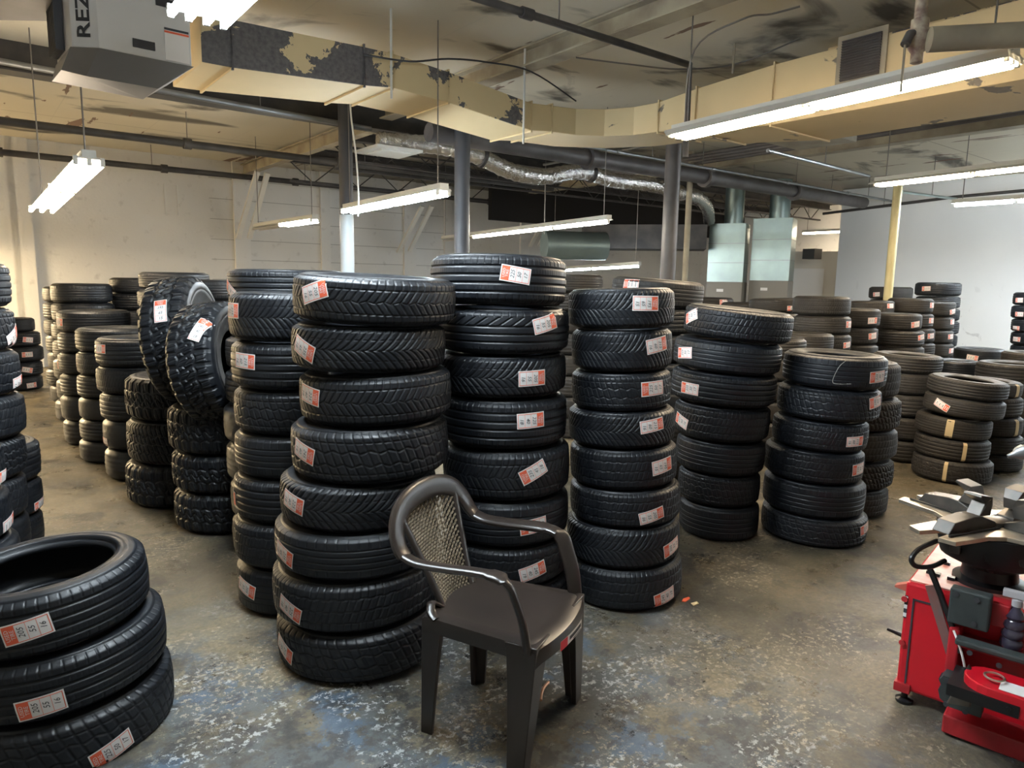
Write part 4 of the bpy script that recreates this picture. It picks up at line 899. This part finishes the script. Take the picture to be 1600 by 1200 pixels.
    w.build('woven_panel', M['weave'], e, smooth=True)
    for sx in (1, -1):
        MB().sweep(curve_pts([(sx*.11, .03, SH+.005), (sx*.15, .012, SH+.03), (sx*.185, .03, SH+.015), (sx*.2, .06, SH+.0)], 5), (.016, .008), 8, up=(0, 0, 1)).build('seat_gusset', m, e, smooth=True)
    # sticker on the front lip
    st = MB(); fy = lambda x: .478 + .0355*(1-(x/.24)**2)
    def patch(x0, x1, z0, z1, mi, lift):
        n = 6; vs = [(x0+(x1-x0)*i/n, fy(x0+(x1-x0)*i/n)*1.0-.016+lift, z) for i in range(n+1) for z in (z0, z1)]
        st.add(vs, [(2*i, 2*i+1, 2*i+3, 2*i+2) for i in range(n)], mi)
    patch(-.06, .125, SH-.047, SH-.014, 0, 0); patch(.075, .125, SH-.047, SH-.014, 1, .0006); patch(-.05, .06, SH-.036, SH-.022, 2, .0006); patch(-.045, .03, SH-.044, SH-.040, 2, .0006)
    st.build('paper_sticker', [M['paper'], mat('sticker_red', (.7, .03, .05), .5), M['ink']], e)
    return e
chair()
tag(wire('metal_strip', curve_pts([at_z(845, 1094, .006), at_z(846, 1084, .012), at_z(850, 1074, .012), at_z(857, 1066, .008)], 5), .006, mat('copper_scrap', (.55, .3, .18), .4, .6), 'small bent copper strip lying on floor behind chair', 'scrap'), None)
tag(MB().prism([(0, 0), (.05, .01), (.06, .025), (.02, .03), (-.01, .015)], 0, .004).build('paper_scrap', M['orange'], None, loc=at_z(1071, 941, .001)), 'torn orange paper scrap on floor beside full-height stack', 'scrap')
tag(MB().prism([(0, 0), (.04, .0), (.05, .02), (.01, .025)], 0, .004).build('paper_scrap', M['tape'], None, loc=at_z(1084, 947, .001)), 'small pale scrap right of the orange scrap', 'scrap')
# ------------------------------------------------------------------ tire changing machine
def machine():
    P0 = at_z(1397, 1094, 0); ea = (R0*.75 - F0*.66).normalized(); eb = Vector((-ea.y, ea.x, 0)); rot = Matrix((ea, eb, Z)).transposed()
    e = empty('tire_changer', P0, 'red tire changing machine with four-jaw metal turntable at lower right', 'machine', None, rot); inv = rot.inverted()
    def on_b(px, py, b=0):                     # picture point on the upright plane y = b of the machine
        r = inv @ ray(px, py); q = inv @ (EYEP-P0); return q + r*((b-q.y)/r.y)
    def on_z(px, py, z):
        r = inv @ ray(px, py); q = inv @ (EYEP-P0); return q + r*((z-q.z)/r.z)
    red = mat('machine_red', (.50, .006, .016), .34, spec=.5, coat=.15); redd = mat('machine_red_dirty', (.42, .012, .02), .45, var=(.25, .012, .015), scale=8)
    rt = mat('machine_top_worn', (.50, .10, .08), .4, var=(.62, .38, .30), scale=9); blk = mat('gearbox_black', (.012, .012, .013), .35, .3)
    pad = mat('rubber_pad', (.020, .027, .026), .65, var=(.03, .036, .035), scale=20); chrome = mat('worn_bright_plate', (.60, .55, .45), .32, .85, var=(.42, .35, .27), scale=14)
    steel = mat('dark_jaw_steel', (.07, .065, .06), .4, .6, var=(.12, .105, .09), scale=12)
    H = on_b(1404, 905).z; W_ = .95; D = .56
    c = MB(); c.prism([(0, 0), (W_, 0), (W_, D), (0, D)], .055, H-.0, 0); c.build('cabinet', red, e, bevel=.012)
    MB().bbox((.012, .012, H), (W_-.01, D-.01, H+.006)).build('top_plate', rt, e)
    s = on_b(1424, 960); MB().bbox((s.x, -.004, .07), (s.x+.006, 0, H-.06)).build('panel_joint', M['ink'], e)
    MB().bbox((s.x, -.004, H-.066), (s.x+.25, 0, H-.06)).build('panel_joint', M['ink'], e)
    for px, py in ((1414, 935), (1410, 1003), (1404, 1068)):
        q = on_b(px, py); MB().tube((q.x, 0, q.z), (q.x, -.01, q.z), .011, 12).build('bolt', redd, e)
    q = on_b(1405, 945, -.002)
    lb = MB(); lb.bbox((.001, -.002, q.z-.045), (.012, -.001, q.z+.045), 0)
    for i in range(3): lb.bbox((.001, -.003, q.z-.04+i*.033), (.012, -.002, q.z-.025+i*.033), 1)
    lb.build('striped_decal', [M['ink'], M['paper']], e)
    # foot, pedals
    MB().lathe([(.03, 0), (.032, .012), (.012, .02), (.012, .06)], (.03, .02, 0), 14).build('foot', blk, e, smooth=True)
    MB().lathe([(.03, 0), (.032, .012), (.012, .02), (.012, .06)], (.03, D-.04, 0), 14).build('foot', blk, e, smooth=True)
    MB().lathe([(.03, 0), (.032, .012), (.012, .02), (.012, .06)], (W_-.05, D-.04, 0), 14).build('foot', blk, e, smooth=True)
    MB().bbox((-.005, -.012, .05), (.05, .06, .085)).build('foot_bracket', redd, e)
    MB().prism([(0, 0), (-.10, .015), (-.10, .022), (0, .07)], -.006, .006, 0, lambda x, y, z: (x, .33+z*3, .32+y-.02*0)).build('side_pedal', mat('pedal_rust', (.35, .09, .06), .6), e)
    MB().sweep([(0, .22, .17), (-.09, .20, .19)], [.012, .006], 8).build('side_pedal', blk, e)
    # turntable
    TC = on_z(1555, 821, .72); TC.z = 0; tz = .715
    t = bpy.data.objects.new('turntable', None); C.objects.link(t); t.parent = e; t.location = (TC.x, TC.y, tz)
    a0 = math.atan2(on_z(1437, 783, .72).y-TC.y, on_z(1437, 783, .72).x-TC.x)
    bpy.data.objects.remove(t)
    # star plate: four wide arms with concave bays between, each arm forked at the tip
    R1 = .345; poly = []
    for q in range(4):
        b = a0 + q*PI/2
        for rr, an in ((R1*1.02, -.26), (R1*1.04, -.10), (R1*.80, -.075), (R1*.74, 0), (R1*.80, .075), (R1*1.04, .10), (R1*1.02, .26), (R1*.78, .36), (R1*.58, .50), (R1*.50, .785), (R1*.58, 1.07), (R1*.78, 1.21)):
            poly.append((TC.x+rr*math.cos(b+an), TC.y+rr*math.sin(b+an)))
    pl = MB().prism(poly, tz, tz+.016).build('turntable_plate', chrome, e, bevel=.002)
    for q in range(4):                          # jaws sliding on the arms
        b = a0 + q*PI/2; ux, uy = math.cos(b), math.sin(b); rj = Matrix(((ux, -uy, 0), (uy, ux, 0), (0, 0, 1))); cc = Vector((TC.x, TC.y, tz+.016))
        def J(x, y, z): return cc + rj @ Vector((x, y, z))
        j = MB(); w = .033
        prof = [(.05, 0), (.30, 0), (.27, .04), (.17, .052), (.13, .05), (.05, .02)]
        vs = [J(x, s_*w, z) for s_ in (-1, 1) for x, z in prof]; n = len(prof)
        j.add(vs, [tuple(range(n)), tuple(range(n, 2*n))[::-1]] + [(i, (i+1) % n, n+(i+1) % n, n+i) for i in range(n)])
        jo = j.build('jaw', steel, e, bevel=.003)
        k = MB(); prof = [(.075, .045), (.135, .048), (.120, .075), (.110, .095), (.150, .122), (.145, .130), (.085, .118), (.068, .085)]; n = len(prof); w2 = .026
        vs = [J(x, s_*(w2 if z < .1 else .034), z) for s_ in (-1, 1) for x, z in prof]
        k.add(vs, [tuple(range(n)), tuple(range(n, 2*n))[::-1]] + [(i, (i+1) % n, n+(i+1) % n, n+i) for i in range(n)]); k.build('jaw_clamp', steel, jo, bevel=.002)
        MB().sweep([J(.05, .05, .004), J(.32, .05, .004)], .004, 6).build('slide_rail', blk, jo)
        MB().lathe([(.012, 0), (.012, .01), (.007, .012)], J(.11, 0, .05), 10).build('jaw_bolt', chrome, jo)
    MB().lathe([(.05, .0), (.05, .012), (.03, .02)], (TC.x, TC.y, tz+.016), 20).build('centre_cap', steel, e, smooth=True)
    # gearbox and cylinders under the table
    g = MB(); g.lathe([(.12, H+.005), (.12, H+.02), (.095, H+.03), (.09, H+.07), (.17, H+.11), (.19, tz-.02), (.19, tz-.002)], (TC.x, TC.y, 0), 28); g.build('gearbox', blk, e, smooth=True)
    for q in range(2):
        b = a0+.95+q*PI; MB().tube((TC.x+.05*math.cos(b)-.16*math.sin(b), TC.y+.05*math.sin(b)+.16*math.cos(b), tz-.06), (TC.x+.05*math.cos(b)+.18*math.sin(b), TC.y+.05*math.sin(b)-.18*math.cos(b), tz-.06), .038, 14).build('air_cylinder', blk, e, smooth=True)
    q = on_z(1466, 845, tz-.05); MB().box((q.x+.055, q.y+.02, tz-.05), (.035, .045, .07)).build('cylinder_block', M['dark_steel'], e, bevel=.004)
    hp = [on_z(1464, 845, tz-.03), on_z(1436, 858, tz-.05), on_z(1424, 874, tz-.08), on_z(1432, 885, tz-.11), on_z(1456, 885, tz-.12), on_z(1476, 876, tz-.12)]
    MB().sweep(curve_pts(hp, 6), .009, 8).build('air_hose', blk, e, smooth=True)
    hp = [on_b(1452, 886, -.03), on_b(1470, 930, -.06), on_b(1490, 985, -.08), on_b(1500, 1020, -.09)]
    MB().sweep(hp, .011, 8).build('control_rod', blk, e, smooth=True)
    hp = [on_b(1490, 985, -.11), on_b(1500, 1012, -.13), on_b(1507, 1040, -.13), on_b(1508, 1058, -.12)]
    MB().sweep(curve_pts(hp, 5), .004, 6).build('cable_sleeve', M['paper'], e, smooth=True)
    lv = MB(); a, b = on_b(1453, 914, -.05), on_b(1486, 1022, -.05); lv.sweep([a, b], (.022, .008), 4, up=(0, 1, 0)); lv.build('lever_bar', mat('worn_lever_metal', (.22, .16, .15), .4, .5, var=(.35, .12, .1), scale=10), e)
    MB().sweep([(x, .25, H+.09) for x in (TC.x+.1, TC.x+.6)], .022, 10).build('air_hose', blk, e, smooth=True)
    MB().sweep([on_z(1545, 890, H+.10), on_z(1572, 872, H+.16), on_z(1610, 852, H+.2)], .016, 10).build('air_hose', blk, e, smooth=True)
    for px, py in ((1453, 898), (1463, 902), (1486, 908), (1479, 884)):
        q = on_z(px, py, H); MB().bbox((q.x-.012, q.y-.012, H+.004), (q.x+.012, q.y+.012, H+.018)).build('bolt', blk, e)
    # rubber pads, shelf and bead breaker on the working side
    def block(name, x0y0, x1y1, b0, b1, m_, holes=(), bev=.006):
        p, q = on_b(*x0y0, b0), on_b(*x1y1, b0); o = MB().bbox((p.x, b0, q.z), (q.x, b1, p.z)).build(name, m_, e, bevel=bev)
        for hx, hy in holes:
            h = on_b(hx, hy, b0); MB().tube((h.x, b0+.002, h.z), (h.x, b0-.003, h.z), .009, 10).build('pad_hole', M['ink'], o)
        return o
    block('rubber_pad', (1485, 918), (1543, 990), -.12, -.07, pad, ((1494, 928), (1527, 938), (1522, 975)))
    block('pad_bracket', (1489, 925), (1575, 985), -.07, 0, redd)
    block('rubber_pad', (1492, 998), (1640, 1052), -.15, -.10, pad, ((1515, 1020), (1561, 1040)))
    block('pad_bracket', (1490, 1000), (1640, 1054), -.10, 0, redd)
    block('support_post', (1483, 980), (1492, 1060), -.10, -.0, redd)
    p = on_b(1470, 1050, -.14); q = on_b(1534, 1118, -.14)
    poly = [(p.x, p.z-.02), (p.x+.012, p.z), (p.x+.05, p.z), (q.x, p.z-.03), (q.x, q.z), (p.x+.04, q.z), (p.x+.008, q.z+.02), (p.x, q.z+.05), (p.x+.008, q.z+.07), (p.x-.002, q.z+.09)]
    o = MB().prism(poly, -.16, -.10, 0, lambda x, y, z: (x, z, y)).build('rubber_pad', pad, e, bevel=.004)
    for hx, hy in ((1480, 1064), (1478, 1100), (1508, 1112)):
        h = on_b(hx, hy, -.16); MB().tube((h.x, -.158, h.z), (h.x, -.163, h.z), .009, 10).build('pad_hole', M['ink'], o)
    p = on_b(1475, 1112, -.10); q = on_b(1650, 1150, -.10); MB().bbox((p.x, -.12, .01), (q.x+.1, 0, p.z)).build('lower_beam', redd, e, bevel=.006)
    bl = on_b(1492, 1080, -.2); MB().prism([(0, 0), (.07, .015), (.075, .13), (.05, .16), (.02, .06)], -.012, .012, 0, lambda x, y, z: (bl.x-.02+x, -.2+z, bl.z-.05+y)).build('bead_breaker_blade', steel, e, bevel=.004)
    a = on_b(1522, 1078, -.2); MB().tube((a.x, -.16, a.z), (a.x, -.235, a.z), .018, 16).build('pivot_bolt', chrome, e, smooth=True)
    z_ = on_b(1545, 1058, -.22).z; c0 = on_b(1548, 1062, -.22)
    arm = []
    for i in range(9): an = PI/2+PI*i/8; arm.append((c0.x+.075*math.cos(an), -.22+.075*math.sin(an)))
    arm += [(c0.x+.5, -.30), (c0.x+.5, -.15)]
    MB().prism(arm, z_-.075, z_).build('bead_breaker_arm', red, e, bevel=.005)
    MB().box((c0.x-.01, -.22, z_-.05), (.2, .16, .04)).build('arm_clevis', blk, e)
    r = MB(); r.sweep([(c0.x+.01+.028*math.cos(2*PI*i/16), -.23+.028*math.sin(2*PI*i/16), z_+.012) for i in range(16)], .004, 6, closed=True); r.build('ring_pin', chrome, e, smooth=True)
    q = on_b(1590, 1078, -.30); MB().bbox((q.x-.05, -.285, z_+.0008), (q.x+.2, -.215, z_+.0015)).build('arm_label', M['paper'], e)
    h = on_b(1577, 1100, -.30); MB().tube((h.x, -.292, z_-.045), (h.x, -.306, z_-.045), .007, 10).build('bolt', blk, e)
    # rear column with swing arm and mounting head reaching in from the right
    def at_local(px, py, dd): return inv @ (at_d(px, py, dd)-P0)
    h0 = at_local(1574, 713, 3.0); h1 = at_local(1600, 706, 3.02); h2 = at_local(1665, 690, 3.08)
    MB().sweep([h0, h0.lerp(h1, .35), h0.lerp(h1, .6), h1], [.006, .010, .022, .028], 12).build('mount_head', M['galv_dull'], e, smooth=True)
    MB().sweep([h1, h2], .024, 12).build('swing_arm', steel, e, smooth=True)
    MB().box((h2.x, h2.y, (h2.z+.25)/2), (.09, .09, h2.z+.2)).build('rear_column', red, e, bevel=.006)
    # spray bottle on the bracket shelf
    sb = on_b(1581, 1010, -.05); sh = e.matrix_world @ Vector((sb.x, -.055, sb.z))
    return e, rot, P0, sb
EM, mrot, MP0, sb = machine()
ztop = None
b = empty('spray_bottle', MP0 + mrot @ Vector((sb.x, -.055, sb.z)), 'dark spray bottle with pale trigger head on machine shelf', 'bottle', None, mrot)
MB().lathe([(.034, 0), (.038, .01), (.036, .028), (.031, .035), (.037, .045), (.035, .062), (.030, .069), (.035, .08), (.032, .095), (.026, .102), (.030, .112), (.022, .13), (.013, .142), (.013, .155)], n=24).build('bottle_body', mat('dark_liquid_plastic', (.035, .03, .05), .12, coat=.5), b, smooth=True)
MB().lathe([(.016, .15), (.016, .172), (.011, .176)], n=14).build('collar', mat('clear_grey_plastic', (.35, .34, .35), .3), b, smooth=True)
MB().box((-.005, 0, .19), (.075, .022, .026)).box((.04, 0, .192), (.018, .014, .014)).box((.022, 0, .165), (.008, .014, .04)).build('trigger_head', mat('pale_trigger', (.42, .41, .42), .35), b, bevel=.003)
for o in ALLT:
    if '_s' in o: del o['_s']
# ------------------------------------------------------------------ world, camera, view
w = bpy.data.worlds.new('world'); bpy.context.scene.world = w; w.use_nodes = True
w.node_tree.nodes['Background'].inputs[0].default_value = (.5, .55, .62, 1); w.node_tree.nodes['Background'].inputs[1].default_value = .15
cam = bpy.data.cameras.new('camera'); co = bpy.data.objects.new('camera', cam); C.objects.link(co)
cam.sensor_width = 36; cam.lens = 36*F_PX/1600; cam.clip_start = .02
co.matrix_world = Matrix.Translation(EYEP) @ Matrix((RT, UP, -FW)).transposed().to_4x4()
sc = bpy.context.scene; sc.camera = co
sc.view_settings.view_transform = 'Standard'; sc.view_settings.look = 'None'; sc.view_settings.exposure = .75; sc.view_settings.gamma = 1
sc.view_settings.use_curve_mapping = False
sc.cycles.max_bounces = 8; sc.cycles.diffuse_bounces = 5; sc.cycles.use_denoising = True; sc.cycles.sample_clamp_indirect = 6
